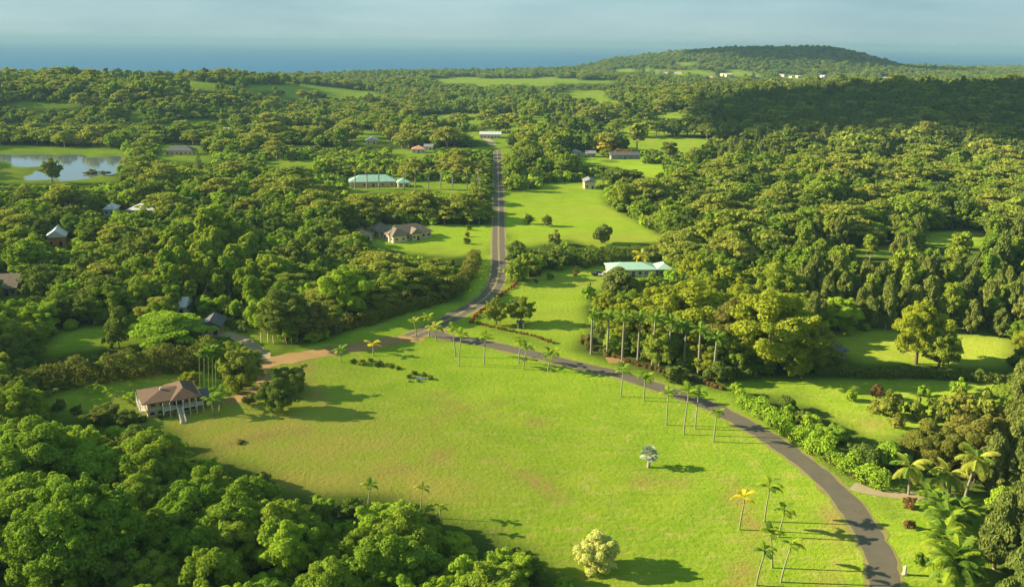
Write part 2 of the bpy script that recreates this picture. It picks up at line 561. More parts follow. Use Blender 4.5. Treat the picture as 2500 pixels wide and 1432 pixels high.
xs = axis([(-9000, -2500, 220), (-2500, -1200, 60), (-1200, -500, 22), (-500, -180, 6), (-180, 200, 2.5), (200, 500, 6),
           (500, 1200, 20), (1200, 2600, 45), (2600, 9000, 220)])
ys = axis([(-600, 60, 40), (60, 90, 5), (90, 430, 2.5), (430, 1000, 6), (1000, 1500, 15), (1500, 5600, 38), (5600, 7000, 150)])
GX, GY = np.meshgrid(xs, ys)
GZ = height(GX, GY)
ny, nx = GX.shape
gu, gv, gz = project(GX, GY, GZ)
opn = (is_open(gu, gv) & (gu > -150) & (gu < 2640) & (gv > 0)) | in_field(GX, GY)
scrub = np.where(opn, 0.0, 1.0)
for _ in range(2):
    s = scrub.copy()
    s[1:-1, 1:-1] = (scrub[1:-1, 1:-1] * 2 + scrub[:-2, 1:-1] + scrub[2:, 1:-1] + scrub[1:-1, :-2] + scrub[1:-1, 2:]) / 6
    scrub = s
TRACKS = [[(1215, 1122), (1290, 1160), (1360, 1208)], [(880, 1178), (940, 1155), (1000, 1132), (1090, 1105)],
          [(2040, 1280), (2045, 1360), (2030, 1432)], [(1720, 1145), (1790, 1195), (1850, 1300), (1800, 1420)],
          [(560, 1090), (650, 1065), (760, 1050)], [(745, 880), (770, 960), (810, 1040)], [(1085, 985), (1120, 970), (1150, 985)],
          [(2010, 1205), (2030, 1240), (2042, 1290)], [(1560, 1175), (1660, 1178)], [(1060, 1030), (1090, 1000), (1210, 985)],
          [(480, 1010), (560, 985), (640, 955)], [(1060, 955), (1200, 1010), (1330, 1030)]]
worn = np.zeros_like(GX)
for t_ in TRACKS:
    d_ = dist_poly(GX, GY, [at(*p) for p in t_])
    worn = np.maximum(worn, np.exp(-(d_ / 2.2) ** 2))


def spot(u, v, rx, ry):
    p = at(u, v)
    return np.exp(-((GX - p[0]) / rx) ** 2 - ((GY - p[1]) / ry) ** 2)


dry = 0.95 * spot(700, 1120, 34, 26) + 0.8 * spot(560, 1060, 24, 20) + 0.5 * spot(820, 1140, 26, 14) + 0.5 * spot(1030, 1200, 16, 8) \
    + 0.45 * spot(690, 905, 18, 9) + 0.45 * spot(2380, 850, 30, 30) + 0.5 * spot(1340, 690, 16, 14) + 0.55 * spot(1480, 585, 40, 14) \
    + 0.45 * spot(1500, 520, 40, 26) + 0.4 * spot(1130, 612, 22, 16) + 0.55 * spot(60, 425, 90, 22) + 0.25 * spot(1450, 1390, 12, 10) \
    + 0.4 * spot(1360, 775, 14, 20) + 0.35 * spot(1980, 830, 20, 20)
bare = 0.9 * spot(2125, 1028, 4.5, 4) + 0.8 * spot(1450, 690, 9, 3) + 0.5 * spot(1100, 985, 5, 7) + 0.7 * spot(330, 928, 14, 3) + 0.5 * spot(1160, 990, 5, 3)
lush = 0.9 * spot(1400, 520, 60, 75) + 0.9 * spot(1090, 580, 45, 45) + 0.8 * spot(1350, 740, 28, 40) + 0.9 * spot(1550, 412, 60, 60) + 0.5 * spot(1250, 900, 40, 30) + 0.6 * spot(1185, 600, 12, 90)  # lighter lime spots: a bright centre glow painted into the grass colour
idx = np.arange(nx * ny).reshape(ny, nx)
quads = np.stack([idx[:-1, :-1], idx[:-1, 1:], idx[1:, 1:], idx[1:, :-1]], -1).reshape(-1, 4)


def ground_mat():
    m, n, l, out = mat('ground_cover')
    tc = n.new('ShaderNodeTexCoord')
    g = n.new('ShaderNodeNewGeometry')
    pos = g.outputs['Position']
    at_ = n.new('ShaderNodeAttribute')
    at_.attribute_name = 'cover'
    sep = n.new('ShaderNodeSeparateColor')
    l.new(at_.outputs['Color'], sep.inputs[0])
    big = noise(n, l, pos, 0.018, 5, 0.6)
    mid = noise(n, l, pos, 0.085, 6, 0.65)
    mp = n.new('ShaderNodeMapping')
    mp.inputs['Rotation'].default_value = (0, 0, R(24))
    mp.inputs['Scale'].default_value = (0.14, 0.62, 0.3)
    l.new(pos, mp.inputs['Vector'])
    streak = noise(n, l, mp.outputs[0], 1.0, 6, 0.7)
    fine = noise(n, l, pos, 0.9, 4, 0.7)
    grass = mixc(n, l, ramp(n, l, big, 0.35, 0.65), (0.215, 0.325, 0.018), (0.285, 0.350, 0.026))
    grass = mixc(n, l, ramp(n, l, mid, 0.42, 0.70), grass, (0.155, 0.270, 0.014))
    grass = mixc(n, l, ramp(n, l, streak, 0.50, 0.70), grass, (0.335, 0.325, 0.062))
    grass = mixc(n, l, ramp(n, l, fine, 0.40, 0.85, (0, 0, 0, 1), (0.55, 0.55, 0.55, 1)), grass, (0.140, 0.230, 0.014))
    mot = noise(n, l, pos, 0.22, 5, 0.75)
    grass = mixc(n, l, ramp(n, l, mot, 0.54, 0.68, (0, 0, 0, 1), (0.85, 0.85, 0.85, 1)), grass, (0.360, 0.335, 0.080))
    grass = mixc(n, l, ramp(n, l, mot, 0.26, 0.42, (0.75, 0.75, 0.75, 1), (0, 0, 0, 1)), grass, (0.135, 0.240, 0.014))
    mp2 = n.new('ShaderNodeMapping')
    mp2.inputs['Rotation'].default_value = (0, 0, R(-31))
    mp2.inputs['Scale'].default_value = (0.05, 1.1, 0.3)
    l.new(pos, mp2.inputs['Vector'])
    mow = noise(n, l, mp2.outputs[0], 1.0, 3, 0.6)
    grass = mixc(n, l, ramp(n, l, mow, 0.48, 0.75, (0, 0, 0, 1), (0.5, 0.5, 0.5, 1)), grass, (0.150, 0.255, 0.014))
    grass = mixc(n, l, at_.outputs['Alpha'], grass, mixc(n, l, ramp(n, l, mid, 0.35, 0.65), (0.330, 0.440, 0.030), (0.260, 0.380, 0.020)))  # alpha mixes the painted glow into the grass
    drym = n.new('ShaderNodeMath')
    drym.operation = 'MULTIPLY'
    l.new(sep.outputs['Red'], drym.inputs[0])
    l.new(ramp(n, l, mid, 0.25, 0.6), drym.inputs[1])
    grass = mixc(n, l, drym.outputs[0], grass, (0.350, 0.300, 0.055))
    bm = n.new('ShaderNodeMath')
    bm.operation = 'MULTIPLY'
    l.new(sep.outputs['Green'], bm.inputs[0])
    l.new(ramp(n, l, mid, 0.38, 0.62), bm.inputs[1])
    grass = mixc(n, l, bm.outputs[0], grass, (0.300, 0.225, 0.058))
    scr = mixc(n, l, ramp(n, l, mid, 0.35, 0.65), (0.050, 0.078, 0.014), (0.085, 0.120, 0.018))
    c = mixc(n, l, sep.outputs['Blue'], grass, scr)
    d = n.new('ShaderNodeBsdfDiffuse')
    d.inputs['Roughness'].default_value = 1.0
    l.new(c, d.inputs['Color'])
    bp = n.new('ShaderNodeBump')
    bp.inputs['Strength'].default_value = 0.8
    bp.inputs['Distance'].default_value = 0.4
    l.new(fine, bp.inputs['Height'])
    l.new(bp.outputs[0], d.inputs['Normal'])
    l.new(d.outputs[0], out.inputs['Surface'])
    return m


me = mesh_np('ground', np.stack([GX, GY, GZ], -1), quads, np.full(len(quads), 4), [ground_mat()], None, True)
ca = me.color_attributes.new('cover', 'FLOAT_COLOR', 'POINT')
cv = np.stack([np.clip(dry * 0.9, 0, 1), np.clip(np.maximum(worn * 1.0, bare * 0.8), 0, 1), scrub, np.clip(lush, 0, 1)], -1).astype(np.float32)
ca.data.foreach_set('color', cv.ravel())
ground = link('ground', me)
tag(ground, 'green grassy ground with lawns, meadows and wooded land reaching the coast', 'ground', kind='structure')

# sea
m, n, l, out = mat('sea_water')
b = n.new('ShaderNodeBsdfPrincipled')
b.inputs['Base Color'].default_value = (0.008, 0.105, 0.215, 1)
b.inputs['Roughness'].default_value = 0.42
b.inputs['IOR'].default_value = 1.33
b.inputs['Specular IOR Level'].default_value = 0.25
g = n.new('ShaderNodeNewGeometry')
bp = n.new('ShaderNodeBump')
bp.inputs['Strength'].default_value = 0.7
bp.inputs['Distance'].default_value = 2.0
l.new(noise(n, l, g.outputs['Position'], 0.03, 5, 0.6), bp.inputs['Height'])
l.new(bp.outputs[0], b.inputs['Normal'])
l.new(b.outputs[0], out.inputs['Surface'])
SEA_Z = -22.0
sea = MB().poly([(-60000, 1500, SEA_Z), (60000, 1500, SEA_Z), (60000, 70000, SEA_Z), (-60000, 70000, SEA_Z)], [(0, 1, 2, 3)]).build('sea', m)
tag(sea, 'blue sea reaching to the horizon', 'sea', kind='structure')

# pond
m, n, l, out = mat('pond_water')
b = n.new('ShaderNodeBsdfPrincipled')
b.inputs['Base Color'].default_value = (0.10, 0.13, 0.13, 1)
b.inputs['Roughness'].default_value = 0.06
b.inputs['IOR'].default_value = 1.33
g = n.new('ShaderNodeNewGeometry')
bp = n.new('ShaderNodeBump')
bp.inputs['Strength'].default_value = 0.08
bp.inputs['Distance'].default_value = 0.2
l.new(noise(n, l, g.outputs['Position'], 0.5, 3), bp.inputs['Height'])
l.new(bp.outputs[0], b.inputs['Normal'])
l.new(b.outputs[0], out.inputs['Surface'])
px0 = POND_C[1][0] - 130
px1 = POND_C[4][0] + 60
py0, py1 = POND_C[3][1] - 110, POND_C[0][1] + 75
pond = MB().poly([(px0, py0, -0.95), (px1, py0, -0.95), (px1, py1, -0.95), (px0, py1, -0.95)], [(0, 1, 2, 3)]).build('pond', m)
tag(pond, 'pale still pond below the green bluff', 'pond', kind='structure')


# ------------------------------------------------------------------ roads
def ribbon(name, line, width, lift, m_, parent=None, rough_edge=0.0, wfun=None):
    line = np.asarray(line)
    tan = np.gradient(line, axis=0)
    tan /= np.linalg.norm(tan, axis=1)[:, None] + 1e-9
    nrm = np.stack([-tan[:, 1], tan[:, 0]], -1)
    cols_ = 5
    V = []
    r_ = np.random.default_rng(len(line) * 7 + int(width * 10))
    for i in range(len(line)):
        w = width if wfun is None else wfun(i / (len(line) - 1))
        jl, jr = (r_.normal(0, rough_edge, 2) if rough_edge else (0, 0))
        for k in range(cols_):
            t = k / (cols_ - 1) - 0.5
            off = t * w + (jl if k == 0 else 0) + (jr if k == cols_ - 1 else 0)
            p = line[i] + nrm[i] * off
            V.append((p[0], p[1], float(height(p[0], p[1])) + lift))
    F = []
    for i in range(len(line) - 1):
        for k in range(cols_ - 1):
            a = i * cols_ + k
            F.append((a, a + cols_, a + cols_ + 1, a + 1))
    F = np.array(F)
    o = link(name, mesh_np(name, V, F, np.full(len(F), 4), [m_], None, True), parent)
    # keep faces up
    if o.data.polygons[0].normal.z < 0:
        o.data.flip_normals()
    return o


def ground_line(pts, step=2.0):
    return spline([at(*p) for p in pts], step)


def asphalt():
    m, n, l, out = mat('asphalt')
    g = n.new('ShaderNodeNewGeometry')
    c = mixc(n, l, ramp(n, l, noise(n, l, g.outputs['Position'], 0.25, 6, 0.7), 0.35, 0.7), (0.140, 0.116, 0.074), (0.105, 0.090, 0.058))
    c = mixc(n, l, ramp(n, l, noise(n, l, g.outputs['Position'], 2.5, 3, 0.7), 0.5, 0.8), c, (0.135, 0.112, 0.085))
    b = n.new('ShaderNodeBsdfPrincipled')
    l.new(c, b.inputs['Base Color'])
    b.inputs['Roughness'].default_value = 0.85
    b.inputs['Specular IOR Level'].default_value = 0.2
    l.new(b.outputs[0], out.inputs['Surface'])
    return m


M['asphalt'] = asphalt()
M['dirt'] = plain('orange_dirt', (0.36, 0.215, 0.070), 0.95, 0.13, 0.15)
M['gravel'] = plain('pale_gravel', (0.38, 0.30, 0.16), 0.95, 0.1, 0.3)
M['paint'] = plain('yellow_paint', (0.52, 0.36, 0.12), 0.8, 0.1, 0.5)
main_line = ground_line([(1214, 368), (1216, 420), (1217, 480), (1217, 540), (1217, 600), (1218, 650), (1213, 685), (1196, 715),
                         (1165, 742), (1110, 772), (1055, 800), (1000, 822)])
loop_line = ground_line([(1045, 806), (1090, 824), (1150, 832), (1230, 848), (1320, 868), (1420, 893), (1510, 912), (1590, 938), (1660, 962), (1740, 992),
                         (1850, 1050), (1950, 1118), (2035, 1190), (2100, 1270), (2145, 1350), (2160, 1432), (2160, 1560), (2150, 1900)])
dirt_line = ground_line([(1075, 800), (1010, 822), (930, 838), (830, 853), (740, 868), (660, 884), (615, 900)])
road_main = ribbon('road', main_line, 5.4, 0.06, M['asphalt'], None, 0.08)
tag(road_main, 'straight paved country road with double yellow centre line between the lawns', 'road', kind='structure')
for s_ in (-0.22, 0.22):
    tan = np.gradient(main_line, axis=0)
    tan /= np.linalg.norm(tan, axis=1)[:, None]
    ribbon('centre_line', main_line + np.stack([-tan[:, 1], tan[:, 0]], -1) * s_, 0.2, 0.075, M['paint'], road_main)
M['shoulder'] = plain('dry_verge', (0.27, 0.235, 0.060), 0.95, 0.12, 0.4)
ribbon('road_shoulder', main_line, 7.2, 0.045, M['shoulder'], road_main, 0.4)
road_loop = ribbon('road', loop_line, 4.9, 0.05, M['asphalt'], None, 0.16)
ribbon('road_shoulder', loop_line, 6.5, 0.03, M['shoulder'], road_loop, 0.35)
tag(road_loop, 'narrow curved paved lane sweeping around the open field', 'road', kind='structure')
road_dirt = ribbon('dirt_road', dirt_line, 7.5, 0.035, M['dirt'], None, 0.7)
tag(road_dirt, 'orange dirt road running to the brown-roofed house', 'dirt road', kind='structure')
d2 = ground_line([(655, 882), (640, 905), (650, 935), (610, 965), (540, 985), (500, 990)])
o = ribbon('dirt_path', d2, 4.0, 0.03, M['dirt'], None, 0.6)
tag(o, 'dirt path leading across the lawn to the brown-roofed house', 'path', kind='structure')
d3 = ground_line([(2080, 1186), (2130, 1200), (2200, 1208), (2260, 1208), (2340, 1212)])
o = ribbon('driveway', d3, 3.6, 0.04, M['gravel'], None, 0.25, lambda t: 3.4 + 5 * max(0, 0.18 - t))
tag(o, 'pale gravel driveway branching off the curved lane', 'driveway', kind='structure')
d4 = ground_line([(650, 876), (625, 850), (590, 828), (560, 818), (510, 818)])
o = ribbon('driveway', d4, 4.2, 0.045, M['gravel'], None, 0.3)
tag(o, 'pale driveway to the dark-roofed house behind the tall hedge', 'driveway', kind='structure')
d5 = ground_line([(1035, 546), (1010, 552), (985, 560), (940, 566)])
o = ribbon('driveway', d5, 7.0, 0.04, M['gravel'], None, 0.4)
tag(o, 'pale gravel driveway behind the tan house', 'driveway', kind='structure')
d6 = ground_line([(1205, 355), (1195, 345), (1185, 338)])
o = ribbon('driveway', d6, 6.0, 0.04, M['gravel'], None, 0.3)
tag(o, 'gravel drive at the far end of the straight road', 'driveway', kind='structure')
d7 = ground_line([(1505, 885), (1500, 873), (1510, 866)])
o = ribbon('driveway', d7, 5.0, 0.04, M['dirt'], None, 0.3)
tag(o, 'dirt gateway between the curved lane and the palm row', 'driveway', kind='structure')
ROADS = [main_line, loop_line, dirt_line, d3, d4]


# ------------------------------------------------------------------ foliage meshes
def leaf_cloud(blobs, n, size, seed, jit=0.42, zmin=-0.55, aspect=1.0, inner=0.72, vert=0.0):
    """leaf faces on the outside of many small leafy boughs; blobs = rows (x,y,z,rx,ry,rz)"""
    r = np.random.default_rng(seed)
    B = np.asarray(blobs, float)
    w = (B[:, 3] * B[:, 4] + B[:, 3] * B[:, 5]) ** 1.0
    acc, got = [], 0
    for _ in range(10):
        bi = r.choice(len(B), int(n * 1.6), p=w / w.sum())
        d = r.normal(size=(len(bi), 3))
        d /= np.linalg.norm(d, axis=1)[:, None]
        d[:, 2] = np.where(d[:, 2] < zmin, -d[:, 2], d[:, 2])
        rad = r.uniform(0.72, 1.06, len(bi))[:, None]
        P = B[bi, :3] + d * B[bi, 3:6] * rad
        keep = np.ones(len(P), bool)
        for k in range(len(B)):
            q = (P - B[k, :3]) / B[k, 3:6]
            keep &= ~(((q * q).sum(1) < inner * inner) & (bi != k))
        acc.append((P[keep], d[keep], bi[keep]))
        got += int(keep.sum())
        if got >= n:
            break
    P = np.concatenate([t[0] for t in acc])[:n]
    d = np.concatenate([t[1] for t in acc])[:n]
    bi = np.concatenate([t[2] for t in acc])[:n]
    N = d / B[bi, 3:6]
    N /= np.linalg.norm(N, axis=1)[:, None]
    N = N + r.normal(size=N.shape) * jit
    if vert:
        N[:, 2] *= (1 - vert)
    N /= np.linalg.norm(N, axis=1)[:, None] + 1e-9
    up = np.array([0, 0, 1.0]) if vert else None
    A = r.normal(size=N.shape) if not vert else np.tile(up, (len(N), 1)) + r.normal(size=N.shape) * 0.25
    T = A - (A * N).sum(1)[:, None] * N
    T /= np.linalg.norm(T, axis=1)[:, None] + 1e-9
    Bn = np.cross(N, T)
    s = (size * r.uniform(0.6, 1.35, len(P)))[:, None]
    a = T * s * 0.62 * aspect
    b_ = Bn * s * 0.5
    lift = N * s * 0.16
    V = np.stack([P - a, P - b_ * 0.9 + lift, P + a * 0.9, P + b_ - lift], 1).reshape(-1, 3)
    return V


def foliage_mesh(name, V, m_):
    n = len(V) // 4
    return mesh_np(name, V, np.arange(4 * n), np.full(n, 4), [m_])


def dome_blobs(seed, rx, rz, zc, nb, br, flat=1.0, low=-0.35):
    r = np.random.default_rng(seed)
    out = []
    # uneven outline: the crown is a union of a few big boughs
    lobes = [(r.uniform(0, 2 * math.pi), r.uniform(0.15, 0.4), r.uniform(0.75, 1.08)) for _ in range(5)]
    for i in range(nb):
        t = r.uniform(0, 2 * math.pi)
        c = r.uniform(low, 1.0)
        s_ = math.sqrt(max(0, 1 - c * c))
        k = 1.0 + 0.16 * math.sin(3 * t + seed) + 0.12 * math.sin(5 * t + 2 * seed)
        rr = r.uniform(0.55, 1.04) * k
        lb = lobes[i % 5]
        x = rx * rr * s_ * math.cos(t) * 0.86 + rx * lb[1] * math.cos(lb[0]) * 0.5
        y = rx * rr * s_ * math.sin(t) * 0.86 + rx * lb[1] * math.sin(lb[0]) * 0.5
        z = zc + rz * c * r.uniform(0.7, 1.0) * lb[2]
        b0 = br * r.uniform(0.65, 1.3)
        out.append((x, y, z, b0, b0, b0 * r.uniform(0.62, 0.85) * flat))
    for i in range(nb // 2):                      # small boughs that break the outline
        x, y, z, b0, _, _ = out[r.integers(0, nb)]
        v = np.array([x, y, (z - zc) * 1.2])
        v = v / (np.linalg.norm(v) + 1e-6) + r.normal(0, 0.35, 3)
        q = b0 * r.uniform(0.35, 0.6)
        out.append((x + v[0] * b0 * 0.95, y + v[1] * b0 * 0.95, z + v[2] * b0 * 0.9, q, q, q * 0.8))
    return out


def trunk_mb(h_top, r0, seed, limbs, crown_r, lean=0.0, pale=False):
    r = random.Random(seed)
    mb = MB()
    mb.tube([(0, 0, -0.5), (0.05, 0, h_top * 0.3), (lean * 0.5, 0.1, h_top * 0.65), (lean, 0.1, h_top)], [r0 * 1.3, r0, r0 * 0.75, r0 * 0.4], 7)
    for i in range(limbs):
        t = 2 * math.pi * (i + r.random() * 0.6) / limbs
        z0 = h_top * r.uniform(0.35, 0.75)
        L = crown_r * r.uniform(0.55, 0.8)
        mb.tube([(lean * z0 / h_top, 0, z0), (L * 0.5 * math.cos(t), L * 0.5 * math.sin(t), z0 + L * 0.42), (L * math.cos(t), L * math.sin(t), z0 + L * 0.62)],
                [r0 * 0.5, r0 * 0.33, r0 * 0.12], 5)
    return mb


KINDS = {}


def make_kind(kind, blobs_f, trunk_f, leaf, bark, lods, nvar=3, **lk):
    """lods: list of (leaf count, leaf size); real size mesh about 12 m tall, later scaled"""
    vs_ = []
    for k in range(nvar):
        bl = blobs_f(k)
        tr = trunk_f(k).mesh(kind + '_trunk', M[bark], True)
        cr = []
        for j, (n_, sz) in enumerate(lods):
            V = leaf_cloud(bl, n_, sz, 100 + k * 10 + j, **lk)
            cr.append(foliage_mesh(kind + '_crown', V, M[leaf]))
        vs_.append((tr, cr))
    KINDS[kind] = vs_


LOD = [(26000, 0.29), (5200, 0.62), (1300, 1.25)]
make_kind('broadleaf', lambda k: dome_blobs(21 + k, 5.5, 4.9, 6.3, 105, 1.15, 1.0, -0.8), lambda k: trunk_mb(6.5, 0.32, k, 5, 5.2), 'leaf', 'bark', LOD, 4)
make_kind('dark', lambda k: dome_blobs(31 + k, 5.2, 5.0, 6.2, 100, 1.15, 1.0, -0.85), lambda k: trunk_mb(6.2, 0.34, k + 5, 5, 5), 'leaf_dark', 'bark', LOD, 3)
make_kind('yellow', lambda k: dome_blobs(41 + k, 5.7, 5.1, 6.4, 105, 1.15, 1.0, -0.8), lambda k: trunk_mb(6.5, 0.3, k + 9, 5, 5.2), 'leaf_yellow', 'bark', LOD[:2] + [(900, 1.3)], 2)
make_kind('bright', lambda k: dome_blobs(51 + k, 5.2, 5.2, 6.2, 100, 1.1, 1.15, -0.85), lambda k: trunk_mb(6.3, 0.3, k + 12, 5, 5), 'leaf_bright', 'bark', LOD, 2)
make_kind('brown', lambda k: dome_blobs(56 + k, 5.2, 4.8, 6.4, 52, 1.45, 1.0, -0.75), lambda k: trunk_mb(6.5, 0.3, k + 3, 5, 5), 'leaf_brown', 'bark', LOD[:2] + [(900, 1.3)], 2)


def albizia_blobs(k):
    r = np.random.default_rng(61 + k)
    out = []
    for tier in range(3):
        z = 7.0 + tier * 1.9
        rad = (8.2, 7.2, 4.6)[tier]
        for i in range((15, 16, 9)[tier]):
            t = r.uniform(0, 2 * math.pi)
            q = rad * math.sqrt(r.uniform(0.08, 1)) * (1 + 0.15 * math.sin(3 * t + k))
            b0 = r.uniform(1.5, 2.7)
            out.append((q * math.cos(t), q * math.sin(t), z - 0.02 * q * q + r.uniform(-0.5, 0.5), b0, b0, b0 * r.uniform(0.26, 0.4)))
    return out


def albizia_trunk(k):
    mb = MB()
    r = random.Random(k)
    mb.tube([(0, 0, -0.5), (0.1, 0, 2.5), (0.1, 0.2, 4.2)], [0.5, 0.38, 0.3], 7)
    for i in range(7):
        t = 2 * math.pi * (i + r.random() * .5) / 7
        L = r.uniform(4.5, 7)
        mb.tube([(0.1, 0.1, r.uniform(2.8, 4.2)), (L * .5 * math.cos(t), L * .5 * math.sin(t), 6.2), (L * math.cos(t), L * math.sin(t), r.uniform(7.2, 9.5))], [0.24, 0.16, 0.06], 5)
    return mb


make_kind('albizia', albizia_blobs, albizia_trunk, 'leaf_albizia', 'bark_pale', [(9000, 0.5), (3600, 0.8), (1100, 1.4)], 3, jit=0.45)


def iron_blobs(k):
    r = np.random.default_rng(71 + k)
    out = []
    for i in range(42):
        z = 3.0 + 12.5 * (i / 41) ** 0.92
        q = (0.4 + 2.6 * (1 - ((z - 5.5) / 10.5) ** 2) if z > 5.5 else 2.4) * r.uniform(0.35, 1.0)
        t = r.uniform(0, 2 * math.pi)
        b0 = r.uniform(0.65, 1.15)
        out.append((q * math.cos(t), q * math.sin(t), z, b0, b0, b0 * r.uniform(1.3, 2.3)))
    return out


make_kind('ironwood', iron_blobs, lambda k: MB().tube([(0, 0, -0.5), (0.1, 0, 6), (0.2, 0.1, 15)], [0.35, 0.25, 0.05], 6), 'leaf_iron', 'bark_pale',
          [(8000, 0.46), (2800, 0.75), (900, 1.25)], 3, jit=0.6, vert=0.6, aspect=1.7)


def euc_blobs(k):
    r = np.random.default_rng(81 + k)
    out = []
    for i in range(34):
        z = 7.5 + 8.5 * r.random()
        q = 3.0 * math.sqrt(r.random()) * (1 - 0.4 * abs(z - 11.5) / 4.5)
        t = r.uniform(0, 2 * math.pi)
        b0 = r.uniform(0.8, 1.35)
        out.append((q * math.cos(t), q * math.sin(t), z, b0, b0, b0 * r.uniform(0.8, 1.3)))
    return out


make_kind('tall', euc_blobs, lambda k: trunk_mb(12, 0.26, k + 40, 4, 3.0, 0.2), 'leaf', 'bark_pale', [(8000, 0.46), (2800, 0.75), (900, 1.25)], 3, jit=0.55, vert=0.25)
make_kind('shrub', lambda k: dome_blobs(91 + k, 1.35, 1.0, 1.0, 14, 0.62, 1.1, -0.7), lambda k: MB().tube([(0, 0, -0.2), (0, 0, 0.9)], [0.12, 0.05], 5), 'leaf', 'bark',
          [(1500, 0.26), (700, 0.36), (260, 0.6)], 3)


make_kind('giant', lambda k: dome_blobs(151 + k, 9.4, 7.5, 9.0, 260, 1.25, 1.0, -0.85), lambda k: trunk_mb(9.5, 0.55, k + 2, 7, 9.0), 'leaf', 'bark', [(52000, 0.33), (12000, 0.7), (3000, 1.3)], 1)
make_kind('bush', lambda k: dome_blobs(131 + k, 2.6, 2.1, 2.3, 26, 1.0, 1.0, -0.9), lambda k: MB().tube([(0, 0, -0.2), (0, 0, 2.2)], [0.14, 0.05], 5), 'leaf_dark', 'bark',
          [(4200, 0.34), (1500, 0.55), (500, 0.95)], 3)
make_kind('lightbush', lambda k: dome_blobs(141 + k, 2.6, 2.1, 2.3, 26, 1.0, 1.0, -0.9), lambda k: MB().tube([(0, 0, -0.2), (0, 0, 2.2)], [0.14, 0.05], 5), 'leaf_bright', 'bark',
          [(4200, 0.34), (1500, 0.55), (500, 0.95)], 3)
SIZE0 = {'giant': (18.0, 20.5), 'ironwood': (16.8, 6.5), 'tall': (17.2, 7.0), 'albizia': (11.8, 18.0), 'shrub': (2.45, 3.6), 'bush': (5.2, 6.4), 'lightbush': (5.2, 6.4)}


def lod_of(d):
    return 0 if d < 300 else (1 if d < 700 else 2)


def place(kind, p, h, w=None, label=None, group=None, name='tree', leaf=None, cat='tree', lod=None, rz=None, k=None):
    vs_ = KINDS[kind]
    k = random.randrange(len(vs_)) if k is None else k % len(vs_)
    tr, crs = vs_[k]
    H0, W0 = SIZE0.get(kind, (11.9, 12.0))
    d = math.hypot(p[0], p[1])
    sz = h / H0
    sx = (w / W0) if w else sz
    e = link(name, None, None, (p[0], p[1], p[2]), (0, 0, random.uniform(0, 6.28) if rz is None else rz), (sx, sx, sz))
    e.empty_display_size = 1.0
    j = lod_of(d) if lod is None else lod
    cr = crs[min(j, len(crs) - 1)]
    t = link('trunk', tr, e)
    c = link('crown', cr, e)
    if leaf:
        c.material_slots[0].link = 'OBJECT'
        c.material_slots[0].material = M[leaf]
    tag(e, label, cat, group)
    return e


# ------------------------------------------------------------------ woodland
def zone_of(u, v, x, y):
    if v > 985 and u < 1500:
        return 'near'
    if v > 925 and u > 1700:
        return 'grove'
    if u > 1430 and v > 690:
        return 'cottage'
    if u > 1215 and v > 420:
        return 'meadow' if u < 1760 else 'slope'
    if u > 1215:
        return 'ridge'
    if v > 430:
        return 'left'
    return 'pond'


ZONE_TXT = {
    'near': 'in the thick wood bordering the open field',
    'grove': 'in the grove beside the curved lane and gravel driveway',
    'cottage': 'in the stand around the grey-roofed cottage',
    'meadow': 'around the meadow and turquoise-roofed house',
    'slope': 'on the wooded slope behind the grey-roofed cottage',
    'ridge': 'in the far woods towards the crater hill',
    'left': 'in the woodland between the pond and the dirt road',
    'pond': 'in the far woods beyond the pond and green-roofed house',
}
KIND_TXT = {'bush': 'low dark green bushy tree', 'lightbush': 'low light green bushy tree', 'broadleaf': 'round-crowned green broadleaf tree', 'dark': 'dense dark green tree', 'albizia': 'flat-topped spreading umbrella tree',
            'ironwood': 'tall feathery grey-green ironwood', 'tall': 'tall slender pale-trunked tree', 'yellow': 'yellowish green leafy tree',
            'bright': 'bright green full-crowned tree', 'brown': 'brownish green leafy tree'}
TREE_NAME = {'giant': 'giant_tree', 'bush': 'bushy_tree', 'lightbush': 'light_bushy_tree', 'broadleaf': 'broadleaf_tree', 'dark': 'shade_tree', 'albizia': 'umbrella_tree', 'ironwood': 'ironwood_tree', 'tall': 'tall_tree',
             'yellow': 'yellow_green_tree', 'bright': 'bright_green_tree', 'brown': 'brown_green_tree'}


def vnoise(x, y, s, seed):
    return (math.sin(x / s + seed) + math.sin(y / s * 1.3 + seed * 2.1) + math.sin((x + y) / s * 0.7 + seed * 3.7) + math.sin((x - 0.6 * y) / s * 1.7 + seed)) / 4


cands = []
for (ya, yb, sp) in ((78, 330, 7.4), (330, 800, 9.6), (800, 1400, 10.5), (1400, 2600, 13), (2600, 5400, 18)):
    yy = ya
    row = 0
    while yy < yb:
        hw = 0.60 * yy + 70
        nxx = int(2 * hw / sp)
        xx = -hw + (np.arange(nxx) + 0.5 * (row % 2)) * sp
        jx = xx + rng.uniform(-0.38, 0.38, nxx) * sp
        jy = yy + rng.uniform(-0.38, 0.38, nxx) * sp
        cands += list(zip(jx, jy, np.full(nxx, sp)))
        yy += sp * 0.9
        row += 1
cands = np.array(cands)
CX, CY, CS = cands.T
CZ = height(CX, CY)
ok = (CY < coast_y(CX) - 60) & (pond_w(CX, CY) < 0.05)
for ln in ROADS:
    ok &= dist_poly(CX, CY, ln[::3]) > 6.5
ok &= ~in_field(CX, CY)
for hl in HEDGES:
    ok &= dist_poly(CX, CY, [at(*p) for p in hl[0]]) > hl[2] * 0.5 + 3.2
CX, CY, CS, CZ = CX[ok], CY[ok], CS[ok], CZ[ok]
BU, BV, BD = project(CX, CY, CZ)
kind_l, hh, ww = [], [], []
